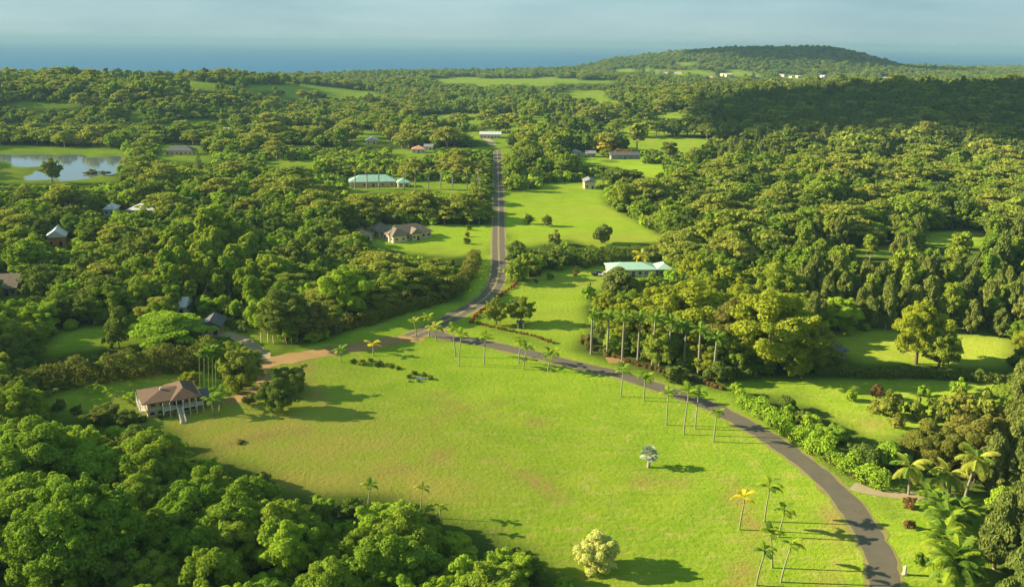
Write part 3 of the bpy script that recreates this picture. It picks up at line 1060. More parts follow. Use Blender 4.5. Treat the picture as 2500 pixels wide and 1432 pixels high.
for x, y, u, v, s in zip(CX, CY, BU, BV, CS):
    r_ = random.random()
    pn = vnoise(x, y, 60, 1.0)
    z_ = zone_of(u, v, x, y)
    h = 11.0
    if z_ == 'near':
        k = 'dark' if r_ < 0.35 + 0.3 * pn and u < 500 else ('bright' if r_ > 0.75 else 'broadleaf')
        h = 10.5
    elif z_ == 'grove':
        k = ('brown' if r_ < 0.55 else 'broadleaf') if u > 2150 else 'bright'
        h = 9.0 if u > 2150 else 6.0
        if u > 2400:
            k, h = 'ironwood', 13
    elif z_ == 'cottage':
        k = 'ironwood' if (u > 1950 and v < 840) else ('yellow' if r_ < 0.5 else 'broadleaf')
        k = 'tall' if (k == 'ironwood' and r_ < 0.35) else k
        h = 13 if k in ('ironwood', 'tall') else 10
    elif z_ == 'slope':
        if v > 600 and u > 1900:
            k, h = ('ironwood', 13.5) if r_ < 0.5 else (('tall', 14) if r_ < 0.85 else ('broadleaf', 11))
        else:
            k = 'albizia' if r_ < 0.34 + 0.3 * pn else ('dark' if r_ < 0.62 else 'broadleaf')
            h = 12
    elif z_ == 'meadow':
        k = 'albizia' if r_ < 0.25 else ('dark' if r_ < 0.5 else 'broadleaf')
        h = 9.5
    elif z_ == 'ridge':
        if u > 1700 and v > 220:
            k = 'ironwood' if r_ < 0.45 else ('dark' if r_ < 0.85 else 'albizia')
            h = 15
        else:
            k = 'tall' if r_ < 0.35 + 0.4 * pn else ('albizia' if r_ < 0.55 else ('dark' if r_ < 0.8 else 'broadleaf'))
            h = 13 if v > 230 else 11
    elif z_ == 'left':
        if 420 < u < 660 and 640 < v < 790:
            k, h = 'tall', 16
        elif 860 < u < 1215 and v < 560:
            k, h = 'albizia', 9.5
        else:
            k = 'albizia' if r_ < 0.22 + 0.35 * pn else ('dark' if r_ < 0.5 else ('bright' if r_ > 0.93 else 'broadleaf'))
            h = 10.0
    else:
        k = 'tall' if (r_ < 0.30 + 0.4 * pn and v < 320) else ('albizia' if r_ < 0.5 else ('dark' if r_ < 0.75 else 'broadleaf'))
        h = 10.5
        if x < -280 and 790 < y < 980:
            h = 7.5
    h *= random.uniform(0.62, 1.25) * (1.35 if random.random() < 0.10 else 1.0)
    if y > 1400:
        h *= 1.0
    kind_l.append(k)
    hh.append(h)
    wr_ = {'ironwood': 0.40, 'tall': 0.46, 'albizia': 1.5}.get(k, 1.02) * random.uniform(0.85, 1.2)
    ww.append(max(h * wr_, s * (0.72 if k in ('ironwood', 'tall') else 1.02)))
hh, ww = np.array(hh), np.array(ww)
rej = is_open(BU, BV)
for fz in (0.3, 0.65, 1.0):
    for fx in (-0.42, 0.0, 0.42):
        # crown narrows to the top
        k_ = fx * (0.5 if fz == 1.0 else 1.0)
        uu, v2, _ = project(CX + k_ * ww, CY, CZ + hh * fz)
        rej |= is_open(uu, v2)
outside = (BU < -260) | (BU > 2760) | (project(CX, CY, CZ + hh)[1] > 1560)
keep = ~rej & ~outside
W = [(kind_l[i], CX[i], CY[i], CZ[i], hh[i], ww[i], BU[i], BV[i], hh[i] / BD[i]) for i in np.nonzero(keep)[0]]
# a few very large spreading umbrella trees stand above the rest
gi = 0
for _ in range(900):
    if gi >= 85:
        break
    gy1 = 400 + 800 * random.random() ** 1.2
    gx1 = random.uniform(-0.58, 0.6) * gy1
    gz1 = float(height(gx1, gy1))
    uu_, vv_, dd_ = [float(t) for t in project(gx1, gy1, gz1)]
    gh, gw = random.uniform(12.5, 17.5), random.uniform(20, 31)
    bad = pond_w(gx1, gy1) > 0 or min(dist_poly(np.array([gx1]), np.array([gy1]), ln[::3])[0] for ln in ROADS) < gw * 0.45 or (vv_ > 590 and uu_ > 1250)
    for fz, fx in ((0, 0), (0.6, -0.5), (0.6, 0.5), (0.6, 0), (1.0, -0.3), (1.0, 0.3), (1, 0), (0.85, -0.45), (0.85, 0.45), (0.75, -0.25), (0.75, 0.25), (0.45, -0.4), (0.45, 0.4), (0.3, 0.0), (0.6, 0.6), (0.6, -0.6)):
        a_, b_, _ = project(gx1 + fx * gw, gy1, gz1 + fz * gh)
        bad = bad or bool(is_open(a_, b_))
    if bad or any(t[0] == 'albizia' and t[4] > 12.4 and t[5] > 19.9 and math.hypot(t[1] - gx1, t[2] - gy1) < 17 for t in W):
        continue
    W = [t for t in W if not (math.hypot(t[1] - gx1, t[2] - gy1) < 0.42 * gw and t[4] > gh * 0.62)]
    W.append(('albizia', gx1, gy1, gz1, gh, gw, uu_, vv_, gh * 1.6 / dd_))
    gi += 1
# understorey: smaller trees and bushes that fill the edges and gaps
gx_ = np.arange(-330, 330, 5.2)
gy_ = np.arange(84, 700, 5.2)
UX, UY = np.meshgrid(gx_, gy_)
UX = (UX + rng.uniform(-2.2, 2.2, UX.shape)).ravel()
UY = (UY + rng.uniform(-2.2, 2.2, UY.shape)).ravel()
UH = rng.uniform(3.2, 7.0, UX.shape)
UZ = height(UX, UY)
okk = (pond_w(UX, UY) < 0.02) & (np.abs(UX) < 0.6 * UY + 40)
for ln in ROADS:
    okk &= dist_poly(UX, UY, ln[::3]) > 5.5
for hl in HEDGES:
    okk &= dist_poly(UX, UY, [at(*p) for p in hl[0]]) > hl[2] * 0.5 + 2.0
uu, v2, _ = project(UX, UY, UZ)
okk &= ~is_open(uu, v2) & (uu > -150) & (uu < 2640) & (v2 < 1600) & ~((uu > 1900) & (v2 > 560) & (v2 < 830))
for fz, fx in ((0.5, -0.45), (0.5, 0.45), (1.0, 0.0)):
    a_, b_, _ = project(UX + fx * UH, UY, UZ + fz * UH)
    okk &= ~is_open(a_, b_)
EX = np.array([[w_[1], w_[2]] for w_ in W])
for i in np.nonzero(okk)[0]:
    if ((EX - (UX[i], UY[i])) ** 2).sum(1).min() < 3.4 ** 2:
        continue
    uu_, vv_, dd_ = project(UX[i], UY[i], UZ[i])
    W.append((('bush', 'lightbush')[i % 2], UX[i], UY[i], UZ[i], UH[i], UH[i] * random.uniform(1.0, 1.5), float(uu_), float(vv_), UH[i] / float(dd_)))
W.sort(key=lambda t: -t[8])
count = {}
rest = {}
chosen = []
for (k, x, y, z, h, w, u, v, s) in W:
    c = count.get(k, 0)
    lim = {'broadleaf': 300, 'dark': 220, 'albizia': 180, 'ironwood': 200, 'tall': 110, 'bush': 150, 'lightbush': 150}.get(k, 120)
    if c < lim and -60 < u < 2560 and v < 1640 and y < 1100:
        count[k] = c + 1
        chosen.append((k, x, y, z, h, w))
    else:
        rest.setdefault(k, []).append((x, y, z - 0.15, h, w))


LANDMARKS = [('brown-roofed house', 420, 1000), ('tan house', 1005, 575), ('green-roofed house', 910, 450), ('turquoise-roofed house', 1560, 665),
             ('cream barn', 1440, 455), ('grey-roofed cottage', 2030, 875), ('small grey shed', 2075, 800), ('long white building', 1195, 335),
             ('orange flame trees', 1512, 378), ('pond', 150, 405), ('steep-roofed house', 15, 720), ('red-gabled house', 140, 598),
             ('white-roofed house', 345, 525), ('slate-roofed house', 515, 815), ('little white cottage', 434, 768), ('dark-roofed pond house', 437, 376),
             ('gravel driveway', 2140, 1203), ('cream-green field tree', 1462, 1390), ('orchard', 2290, 1010), ('salmon pink roof', 1020, 372),
             ('orange-roofed cottage', 2500, 500), ('road bend', 1190, 725), ('leaning coconut palm', 2352, 1228), ('heap of cuttings', 585, 1078),
             ('wood-edge palms', 1030, 1262), ('lime-green lawn tree', 2236, 888), ('pointed pine', 487, 436), ('yellowish coconut palm', 100, 668),
             ('dark dome-shaped tree', 1517, 456), ('roadside hedge', 1000, 757), ('columnar lawn tree', 291, 845), ('huge corner tree', 210, 1440)]
LMP = [(nm_, at(u_, v_)) for (nm_, u_, v_) in LANDMARKS]
ORD = ['nearest', 'second nearest', 'third nearest', 'fourth nearest', 'fifth nearest', 'sixth nearest', 'seventh nearest', 'eighth nearest']
sets_ = {}
for t in chosen:
    nm_, q_ = min(LMP, key=lambda a: math.hypot(a[1][0] - t[1], a[1][1] - t[2]))
    sets_.setdefault((t[0], nm_), []).append((math.hypot(q_[0] - t[1], q_[1] - t[2]), t))
for (k, nm_), ls in sets_.items():
    ls.sort(key=lambda a: a[0])
    for i, (_, (k, x, y, z, h, w)) in enumerate(ls):
        if i < 8:
            lb = KIND_TXT[k] + ', ' + ORD[i] + ' of its kind to the ' + nm_
        else:
            lb = KIND_TXT[k] + ' in the outer woods around the ' + nm_
        place(k, (x, y, z - 0.15), h, w, lb, 'trees in the woods around the ' + nm_, TREE_NAME[k])


def instancer(name, pts, kind, label):
    """the far or hidden remainder of one kind of tree, one object"""
    H0, W0 = SIZE0.get(kind, (11.9, 12.0))
    pc = bpy.data.collections.new(name + '_sources')
    for k, (tr, crs) in enumerate(KINDS[kind]):
        cr = crs[-1]
        nv = len(cr.vertices)
        Vc = np.empty(nv * 3, np.float32)
        cr.vertices.foreach_get('co', Vc)
        nt_ = len(tr.vertices)
        Vt = np.empty(nt_ * 3, np.float32)
        tr.vertices.foreach_get('co', Vt)
        fl = np.arange(nv).tolist()
        lt = [4] * (nv // 4)
        mi = [0] * (nv // 4)
        for p in tr.polygons:
            fl += [nv + i for i in p.vertices]
            lt.append(len(p.vertices))
            mi.append(1)
        me_ = mesh_np(name + '_source', np.concatenate([Vc, Vt]), fl, lt, [cr.materials[0], tr.materials[0]], mi)
        pc.objects.link(bpy.data.objects.new(name + '_source', me_))
    me_ = bpy.data.meshes.new(name)
    me_.vertices.add(len(pts))
    A = np.array(pts, np.float32)
    me_.vertices.foreach_set('co', A[:, :3].ravel())
    for an, tp, data in (('inst_scale', 'FLOAT_VECTOR', np.stack([A[:, 4] / W0, A[:, 4] / W0, A[:, 3] / H0], -1)),
                         ('inst_rot', 'FLOAT_VECTOR', np.stack([np.zeros(len(A)), np.zeros(len(A)), rng.uniform(0, 6.28, len(A))], -1))):
        a = me_.attributes.new(an, tp, 'POINT')
        a.data.foreach_set('vector', data.astype(np.float32).ravel())
    a = me_.attributes.new('inst_idx', 'INT', 'POINT')
    a.data.foreach_set('value', rng.integers(0, len(KINDS[kind]), len(A)).astype(np.int32))
    o = link(name, me_)
    ng = bpy.data.node_groups.new(name + '_nodes', 'GeometryNodeTree')
    ng.interface.new_socket('Geometry', in_out='INPUT', socket_type='NodeSocketGeometry')
    ng.interface.new_socket('Geometry', in_out='OUTPUT', socket_type='NodeSocketGeometry')
    N, L = ng.nodes, ng.links
    gi, go = N.new('NodeGroupInput'), N.new('NodeGroupOutput')
    ci = N.new('GeometryNodeCollectionInfo')
    ci.inputs['Collection'].default_value = pc
    ci.inputs['Separate Children'].default_value = True
    ci.inputs['Reset Children'].default_value = True
    ip = N.new('GeometryNodeInstanceOnPoints')
    ip.inputs['Pick Instance'].default_value = True

    def na(nm, dt):
        q = N.new('GeometryNodeInputNamedAttribute')
        q.data_type = dt
        q.inputs['Name'].default_value = nm
        return q.outputs['Attribute']
    L.new(gi.outputs[0], ip.inputs['Points'])
    L.new(ci.outputs[0], ip.inputs['Instance'])
    L.new(na('inst_idx', 'INT'), ip.inputs['Instance Index'])
    L.new(na('inst_rot', 'FLOAT_VECTOR'), ip.inputs['Rotation'])
    L.new(na('inst_scale', 'FLOAT_VECTOR'), ip.inputs['Scale'])
    L.new(ip.outputs[0], go.inputs[0])
    md = o.modifiers.new('trees', 'NODES')
    md.node_group = ng
    tag(o, label, 'woodland', kind='stuff')
    return o


STUFF = {'bush': ('dark_undergrowth', 'dark green undergrowth between the woodland trees'), 'lightbush': ('light_undergrowth', 'light green undergrowth between the woodland trees'),
         'broadleaf': ('broadleaf_woodland', 'distant woodland of rounded green broadleaf trees'), 'dark': ('shade_woodland', 'distant woodland of dense dark green trees'),
         'albizia': ('umbrella_woodland', 'distant woodland of flat-topped umbrella trees'), 'ironwood': ('ironwood_woodland', 'distant woodland of feathery grey-green ironwoods'),
         'tall': ('tall_woodland', 'distant woodland of tall slender pale-trunked trees'), 'yellow': ('yellow_green_woodland', 'scattered yellowish green trees'),
         'bright': ('bright_green_woodland', 'scattered bright green trees in the woods'), 'brown': ('brown_green_woodland', 'scattered brownish green trees')}
for k, pts in rest.items():
    instancer(STUFF[k][0], pts, k, STUFF[k][1])
print('TREES', count, {k: len(v) for k, v in rest.items()})
# ------------------------------------------------------------------ single trees and shrubs
def h_for(p, v_top):
    lo, hi = 0.2, 60.0
    for _ in range(40):
        mid_ = (lo + hi) / 2
        if float(project(p[0], p[1], p[2] + mid_)[1]) > v_top:
            lo = mid_
        else:
            hi = mid_
    return lo


def m_per_px(p):
    return float(project(p[0], p[1], p[2])[2]) / FPX


def tree_px(kind, u, v, vtop, wpx, label, leaf=None, name=None, group=None, cat='tree', hk=1.0):
    p = gp(u, v)
    h = h_for(p, vtop) * 0.93 * hk
    if 'lawn tree' in label or 'on the lawn beside' in label or 'alone in' in label:   # leaves down to the grass
        p.z -= 0.11 * h
        h *= 1.11
    return place(kind, (p.x, p.y, p.z - 0.1), h * 1.05, wpx * m_per_px(p) * 1.18, label, group, name or TREE_NAME.get(kind, kind), leaf, cat)


T1 = [
    ('dark', 688, 1003, 915, 92, 'large dark round tree on the lawn beside the dirt path', None),
    ('dark', 712, 962, 886, 74, 'dark round tree growing right behind the large lawn tree', None),
    ('bright', 1462, 1390, 1300, 104, 'pale cream-green round tree standing alone in the open field', 'leaf_pale'),
    ('bright', 845, 778, 642, 118, 'tall bright green weeping tree behind the roadside hedge', 'leaf_bright'),
    ('dark', 700, 832, 702, 128, 'broad dark green tree at the dirt road end of the hedge', None),
    ('dark', 765, 828, 738, 96, 'low dark tree joining the hedge beside the dirt road', 'leaf_hedge'),
    ('bright', 650, 812, 715, 84, 'green tree with bright leaves above the pale fence posts', None),
    ('bush', 291, 848, 748, 62, 'narrow dark columnar tree on the small lawn behind the tall hedge', None),
    ('albizia', 412, 850, 765, 172, 'spreading layered umbrella tree beside the dark slate-roofed house', 'leaf_bright'),
    ('bright', 590, 950, 832, 98, 'drooping bright green tree at the end of the tall dark hedge', 'leaf_albizia'),
    ('yellow', 1672, 850, 685, 190, 'large yellow-green tree rising behind the royal palms', None),
    ('yellow', 1872, 910, 712, 215, 'largest yellow-green tree next to the grey-roofed cottage', None),
    ('yellow', 1785, 885, 735, 130, 'yellow-green tree squeezed between the two largest yellow-green trees', 'leaf_brown'),
    ('yellow', 1950, 905, 765, 120, 'dull yellow-green tree leaning over the grey-roofed cottage', 'leaf_albizia'),
    ('tall', 1508, 770, 652, 74, 'sparse grey-green tall tree in front of the turquoise roof', 'leaf_iron'),
    ('broadleaf', 1590, 765, 670, 120, 'green tree in front of the turquoise roof, beside the sparse tall tree', None),
    ('bright', 2236, 888, 728, 120, 'open clumpy lime-green tree on the cottage lawn', 'leaf_yellow'),
    ('dark', 2290, 905, 800, 92, 'dark green tree at the foot of the clumpy lime-green tree', 'leaf'),
    ('bright', 2045, 806, 722, 112, 'bright green forked tree beside the small grey shed', None),
    ('yellow', 1212, 792, 725, 50, 'small lacy yellow-green tree at the road bend', 'leaf_albizia'),
    ('yellow', 1272, 790, 724, 62, 'small lacy yellow-green tree beside the white utility shed', 'leaf_albizia'),
    ('broadleaf', 1262, 692, 632, 50, 'round green tree by the road opposite the roadside hedge', None),
    ('dark', 1263, 628, 588, 44, 'dark round tree by the road at the end of the dark hedge', None),
    ('dark', 1290, 547, 520, 22, 'small dark round tree in the middle of the meadow', None),
    ('broadleaf', 1335, 552, 524, 26, 'small thin green tree in the middle of the meadow', 'leaf_iron'),
    ('dark', 128, 446, 384, 44, 'grey-green round tree on the pond bank', 'leaf_iron'),
    ('dark', 335, 446, 404, 72, 'dark spreading tree near the end of the pond', None),
    ('dark', 1517, 456, 408, 92, 'dark dome-shaped tree beside the cream barn', None),
    ('dark', 1385, 432, 373, 62, 'round dark green tree across the drive from the cream barn', 'leaf'),
    ('bright', 1638, 450, 404, 34, 'small bright green tree at the edge of the far lawn', None),
    ('tall', 1555, 372, 300, 42, 'tall pale green tree rising behind the flame tree', 'leaf_albizia'),
    ('tall', 1632, 400, 345, 34, 'thin grey-stemmed tall tree beside the far lawn', 'leaf_iron'),
    ('broadleaf', 1512, 380, 363, 30, 'orange flowering flame tree near the far lawn', 'leaf_flame'),
    ('broadleaf', 1530, 381, 364, 24, 'small orange flowering tree beside the larger flame tree', 'leaf_flame'),
    ('broadleaf', 1478, 372, 340, 44, 'yellow flowering tree near the far lawn', 'leaf_gold'),
    ('broadleaf', 1480, 384, 362, 34, 'yellowish green tree below the yellow flowering tree', 'leaf_yellow'),
    ('broadleaf', 470, 935, 905, 48, 'small yellow-green tree behind the brown-roofed house', 'leaf_yellow'),
    ('dark', 255, 1030, 985, 74, 'dark bushy tree beside the brown-roofed house', 'leaf_dark'),
    ('dark', 310, 1035, 1000, 60, 'low dark tree touching the corner of the brown-roofed house', 'leaf_dark'),
    ('dark', 45, 1015, 925, 120, 'big dark tree at the near end of the tall hedge', None),
    ('yellow', 2140, 972, 938, 30, 'orange-brown round bush on the orchard lawn', 'leaf_red'),
    ('dark', 2480, 1020, 935, 110, 'large round green tree beside the orchard', 'leaf'),
    ('brown', 2250, 1130, 1020, 110, 'olive brown tree behind the coconut palms', None),
    ('brown', 2390, 1150, 1010, 150, 'big brown-green tree above the leaning coconut palm', None),
    ('brown', 2310, 1150, 1040, 110, 'brown-green tree between the two coconut palms', None),
    ('yellow', 905, 700, 672, 60, 'yellowish tree behind the roadside hedge pole', 'leaf_albizia'),
    ('giant', 210, 1440, 1150, 285, 'huge dark round tree at the corner of the thick wood', 'leaf'),
]
for (k, u, v, vt, w, lb, lf) in T1:
    tree_px(k, u, v, vt, w, lb, lf)

# pine with tiers
pp = gp(487, 436)
hp = h_for(pp, 362)
pe = link('pine_tree', None, None, pp)
tag(pe, 'dark narrow pine with pointed top near the pond', 'tree')
MB().tube([(0, 0, -0.3), (0, 0, hp)], [0.35, 0.04], 6).build('trunk', M['bark'], pe)
bl = []
for t_ in range(13):
    z_ = hp * (0.10 + 0.88 * t_ / 13)
    rr_ = 3.9 * (1 - t_ / 13.4) + 0.2
    for j in range(6):
        a_ = j * 1.047 + t_ * 0.5
        bl.append((rr_ * 0.55 * math.cos(a_), rr_ * 0.55 * math.sin(a_), z_, rr_ * 0.5, rr_ * 0.5, 0.38))
link('crown', foliage_mesh('pine_crown', leaf_cloud(bl, 3200, 0.6, 5, 0.5), M['leaf_dark']), pe)


# orchard and garden shrubs
def shrub(u, v, wpx, label, leaf='leaf', group=None, hk=0.8, name='shrub'):
    p = gp(u, v)
    w = wpx * m_per_px(p)
    return place('shrub', (p.x, p.y, p.z - 0.05), w * hk, w * 1.02, label, group, name, leaf, 'shrub')


for (u, v, w) in [(2078, 978, 34), (2252, 968, 36), (2340, 966, 50), (2300, 985, 26), (2420, 968, 34)]:
    shrub(u, v, w, 'small round shrub on the orchard lawn by the shaded lane', 'leaf_bright', 'shrubs on the orchard lawn', 0.85)
for (u, v, w) in [(2172, 1018, 74), (2232, 1022, 60), (2285, 1024, 70), (2340, 1018, 80), (2395, 1030, 84), (2192, 1046, 44), (2262, 1048, 40), (2445, 1040, 70), (2330, 1045, 40), (2140, 1010, 40)]:
    shrub(u, v, w, 'round green fruit tree in the orchard rows', 'leaf_albizia', 'fruit trees in the orchard', 0.85, 'fruit_tree')['category'] = 'tree'
for (u, v, w, lf) in [(148, 1000, 36, 'leaf_dark'), (190, 1008, 30, 'leaf_dark'), (560, 938, 34, 'leaf'), (520, 960, 26, 'leaf'), (575, 960, 30, 'leaf'), (610, 985, 40, 'leaf_hedge'), (350, 1030, 26, 'leaf_dark'),
                      (395, 1022, 22, 'leaf_dark')]:
    shrub(u, v, w, 'dark garden shrub on the lawn of the brown-roofed house', lf, 'garden shrubs of the brown-roofed house', 0.75)
for (u, v, w, lf) in [(862, 886, 22, 'leaf_dark'), (885, 890, 26, 'leaf'), (905, 882, 20, 'leaf'), (925, 892, 28, 'leaf_dark'), (950, 896, 24, 'leaf_dark'), (970, 900, 18, 'leaf')]:
    shrub(u, v, w, 'low weedy bush in the field edge near the dirt road', lf, 'weedy bushes near the dirt road', 0.5)
for (u, v, w, lf) in [(998, 922, 18, 'leaf_dark'), (1012, 914, 22, 'leaf_dark'), (1035, 917, 18, 'leaf_dark'), (1052, 926, 16, 'leaf_dark'), (1022, 931, 14, 'leaf'), (1000, 932, 10, 'leaf')]:
    shrub(u, v, w, 'low dark bush around the small puddle in the field', lf, 'bushes around the puddle', 0.55)
p_ = gp(1026, 924)
pts = [(1.9 * math.cos(t) * (1 + .25 * math.sin(3 * t)), 1.1 * math.sin(t) * (1 + .2 * math.cos(2 * t)), 0) for t in np.linspace(0, 2 * math.pi, 20, endpoint=False)]
o = MB().poly(pts, [list(range(20))]).build('puddle', bpy.data.materials['pond_water'], None, loc=(p_.x, p_.y, p_.z + 0.12))
tag(o, 'small dark puddle in the open field', 'puddle', kind='structure')
for (u, v, w, lf, lb) in [(1315, 672, 15, 'leaf_crimson', 'crimson flowering shrub near the road'), (1308, 690, 12, 'leaf_red', 'reddish shrub in front of the crimson shrub'),
                          (1370, 662, 24, 'leaf', 'round green shrub on the turquoise-roofed house lawn'), (1405, 672, 18, 'leaf_red', 'reddish clump on the turquoise-roofed house lawn'),
                          (1342, 684, 22, 'leaf_dark', 'low dark shrub on the turquoise-roofed house lawn'), (1468, 594, 56, 'leaf_iron', 'wide grey-green shrub at the meadow edge'),
                          (1355, 600, 40, 'leaf_iron', 'grey shrub where the meadow meets the dark hedge'), (1435, 728, 40, 'leaf_bright', 'bright green shrub in front of the sparse tall tree'),
                          (1143, 562, 16, 'leaf', 'small shrub at the corner of the tan house lawn'), (1141, 578, 14, 'leaf_red', 'small reddish shrub on the tan house lawn'),
                          (1138, 596, 20, 'leaf_dark', 'dark shrub above the roadside hedge'), (2222, 1238, 34, 'leaf_red', 'pinkish leafed shrub at the gravel driveway'),
                          (2218, 1290, 30, 'leaf_red', 'coppery shrub at the lane edge'), (585, 1080, 26, 'leaf_brown', 'brown heap of cuttings on the dry lawn'),
                          (1440, 850, 40, 'leaf_hedge', 'dark bush at the start of the palm row'), (1425, 838, 26, 'leaf_hedge', 'small dark bush beside the palm row'),
                          (2245, 1380, 40, 'leaf', 'green bush beside the lane under the feathery palms'), (1340, 645, 20, 'leaf', 'round shrub under the dark hedge'),
                          (1800, 965, 40, 'leaf_bright', 'first bush of the lane hedge at the shaded lane'), (2110, 808, 26, 'leaf_bright', 'bright bush beside the small grey shed'),
                          (225, 426, 36, 'leaf_brown', 'brown reeds on the islet in the pond'), (255, 428, 34, 'leaf_brown', 'brown reeds beside the islet reeds')]:
    shrub(u, v, w, lb, lf, None, 0.34 if ('reeds' in lb or 'heap' in lb) else 0.9, 'reed_bed' if 'reeds' in lb else ('cuttings_heap' if 'heap' in lb else 'shrub'))


# ------------------------------------------------------------------ hedges
def hedge(pts, h, w, leaf, label, size=0.42, dens=1.0, seed=1, bump=0.25, name='hedge'):
    ln = spline([gp(*p) for p in pts], 1.1)
    r = np.random.default_rng(seed)
    o0 = gp(*pts[0])
    blobs = []
    L = 0
    for i, q in enumerate(ln):
        if i:
            L += np.linalg.norm(q - ln[i - 1])
        for j in range(2 if h > 2 else 1):
            f = r.uniform(0.35, 1.0) if h > 2 else 0.6
            ox, oy = r.normal(0, w * 0.17, 2)
            b0 = min(w * 0.42, h * 0.45) * r.uniform(0.7, 1.25)
            zz = float(height(q[0], q[1])) - o0.z
            top = h * (1 + bump * r.normal())
            blobs.append((q[0] - o0.x + ox, q[1] - o0.y + oy, zz + max(b0 * 0.6, (top - b0) * f), b0, b0, b0 * 0.95))
        if h > 2:
            b0 = w * 0.4
            zz = float(height(q[0], q[1])) - o0.z
            blobs.append((q[0] - o0.x, q[1] - o0.y, zz + h * 0.25, b0, b0, h * 0.3))
    n = int(dens * L * (2 * h + w) / (size * size) * 2.6)
    e = link(name, None, None, o0)
    tag(e, label, 'hedge')
    link('foliage', foliage_mesh('hedge_foliage', leaf_cloud(blobs, min(n, 60000), size, seed, 0.55, -0.8), M[leaf]), e)
    mb = MB()
    for q in ln[::max(1, int(2.2))]:
        zz = float(height(q[0], q[1])) - o0.z
        mb.tube([(q[0] - o0.x, q[1] - o0.y, zz - 0.2), (q[0] - o0.x + 0.1, q[1] - o0.y, zz + h * 0.6)], [0.07, 0.03], 4)
    st = mb.build('stems', M['bark'], e)
    st['kind'] = 'stuff'
    return e


for hl in HEDGES:
    hedge(*hl)


# ------------------------------------------------------------------ palms
def frond_V(L, e0, e1, ll, n, seed, fold=0.5, wid=0.16):
    """arching midrib along +x with paired leaflets that hang a little"""
    r = np.random.default_rng(seed)
    mb = MB()
    pts = [Vector((0, 0, 0))]
    N = 10
    for i in range(N):
        t = i / (N - 1)
        e = e0 + (e1 - e0) * t ** 1.2
        pts.append(pts[-1] + Vector((math.cos(e), 0, math.sin(e))) * (L / N))
    mb.tube(pts, [0.06 * (1 - i / (N + 1)) + 0.012 for i in range(N + 1)], 4)
    for i in range(n):
        t = 0.16 + 0.84 * i / (n - 1)
        f = t * N
        a = min(int(f), N - 1)
        c = pts[a].lerp(pts[a + 1], f - a)
        d = (pts[a + 1] - pts[a]).normalized()
        upv = Vector((-d.z, 0, d.x))
        lng = ll * (0.45 + 1.1 * math.sin(math.pi * min(1, t * 0.86 + 0.12))) * r.uniform(0.85, 1.12)
        for s in (-1, 1):
            dr = (Vector((0, s, 0)) * 1.0 + d * 0.65 - upv * fold * (0.6 + 0.5 * r.random())).normalized()
            tip = c + dr * lng
            md_ = c + dr * lng * 0.5 + upv * 0.06
            q = d * wid
            b0 = len(mb.v)
            mb.v += [tuple(c - q * 0.5), tuple(c + q * 0.5), tuple(md_ + q * 0.6), tuple(tip), tuple(md_ - q * 0.6)]
            mb.f.append([b0, b0 + 1, b0 + 2, b0 + 3, b0 + 4])
            mb.mi.append(0)
    return mb


FR = {}
for key, (L, ll, n_, wid, fold) in {'field': (2.5, 0.60, 17, 0.13, 0.3), 'royal': (3.4, 0.78, 22, 0.13, 0.6), 'coco': (4.3, 0.95, 30, 0.11, 0.8), 'areca': (3.6, 0.72, 26, 0.11, 0.55)}.items():
    FR[key] = [frond_V(L, R(20), R(-45 - 20 * k), ll, n_, 5 + k, fold, wid).mesh('palm_frond', M['frond']) for k in range(2)]


def palm(u, v, h, key, nf, frond_m, label, group=None, trunk_m='trunk_palm', r0=0.13, lean=(0, 0), shaft=True, name='palm_tree', scale=1.0, spread=(-15, 62), parts=True, p=None, trunk=True):
    p = p or gp(u, v)
    _q = random.Random(int(u * 3 + v * 5))
    if key == 'field':
        nf = nf + _q.choice((-2, -1, 0, 1, 2))
        scale = scale * _q.uniform(0.85, 1.22)
        lean = (lean[0] + _q.uniform(-0.35, 0.35), _q.uniform(-0.4, 0.4))
        spread = (_q.uniform(-35, 0), _q.uniform(50, 75))
    e = link(name, None, None, (p.x, p.y, p.z - 0.05))
    tag(e, label, 'palm', group)
    top = Vector((lean[0], lean[1], h))
    rr = random.Random(int(u * 7 + v * 13))
    if trunk:
        mb = MB()
        N = 8
        mb.tube([(lean[0] * (i / N) ** 1.5, lean[1] * (i / N) ** 1.5, -0.3 + (h + 0.3) * i / N) for i in range(N + 1)],
                [r0 * (1.35 - 0.45 * i / N + (0.15 if i == 0 else 0) + 0.12 * math.sin(math.pi * i / N)) for i in range(N + 1)], 8)
        mb.build('trunk', M[trunk_m], e, smooth_=True)
    if shaft:
        MB().tube([tuple(top + Vector((0, 0, -0.15))), tuple(top + Vector((0, 0, 0.5))), tuple(top + Vector((0, 0, 1.1 * scale)))], [r0 * 1.15, r0 * 1.25, r0 * 0.5], 8).build('crownshaft', M['shaft'], e, smooth_=True)
        top = top + Vector((0, 0, 0.85 * scale))
    ms = []
    for i in range(nf):
        a = 2.4 * i + rr.uniform(-0.3, 0.3)
        tilt = R(spread[0] + (spread[1] - spread[0]) * ((i + 0.5) / nf) + rr.uniform(-7, 7))
        rot = (Matrix.Rotation(a, 4, 'Z') @ Matrix.Rotation(-tilt, 4, 'Y')).to_euler()
        o = link('frond', FR[key][i % 2], e, tuple(top), rot, scale * rr.uniform(0.85, 1.12))
        o.material_slots[0].link = 'OBJECT'
        o.material_slots[0].material = M[frond_m if isinstance(frond_m, str) else rr.choice(frond_m)]
    return e


def palm_px(ub, vb, ut, vt, *a, **k):
    p = gp(ub, vb)
    h = h_for(p, vt)
    q = at(ut, vt, p.z + h)
    lean = ((q[0] - p.x) if abs(q[0] - p.x) < 4 else 0, 0)
    sh = 0.7 if k.get('shaft', True) else 0
    return palm(ub, vb, h - sh, *a, lean=lean, p=p, **k)


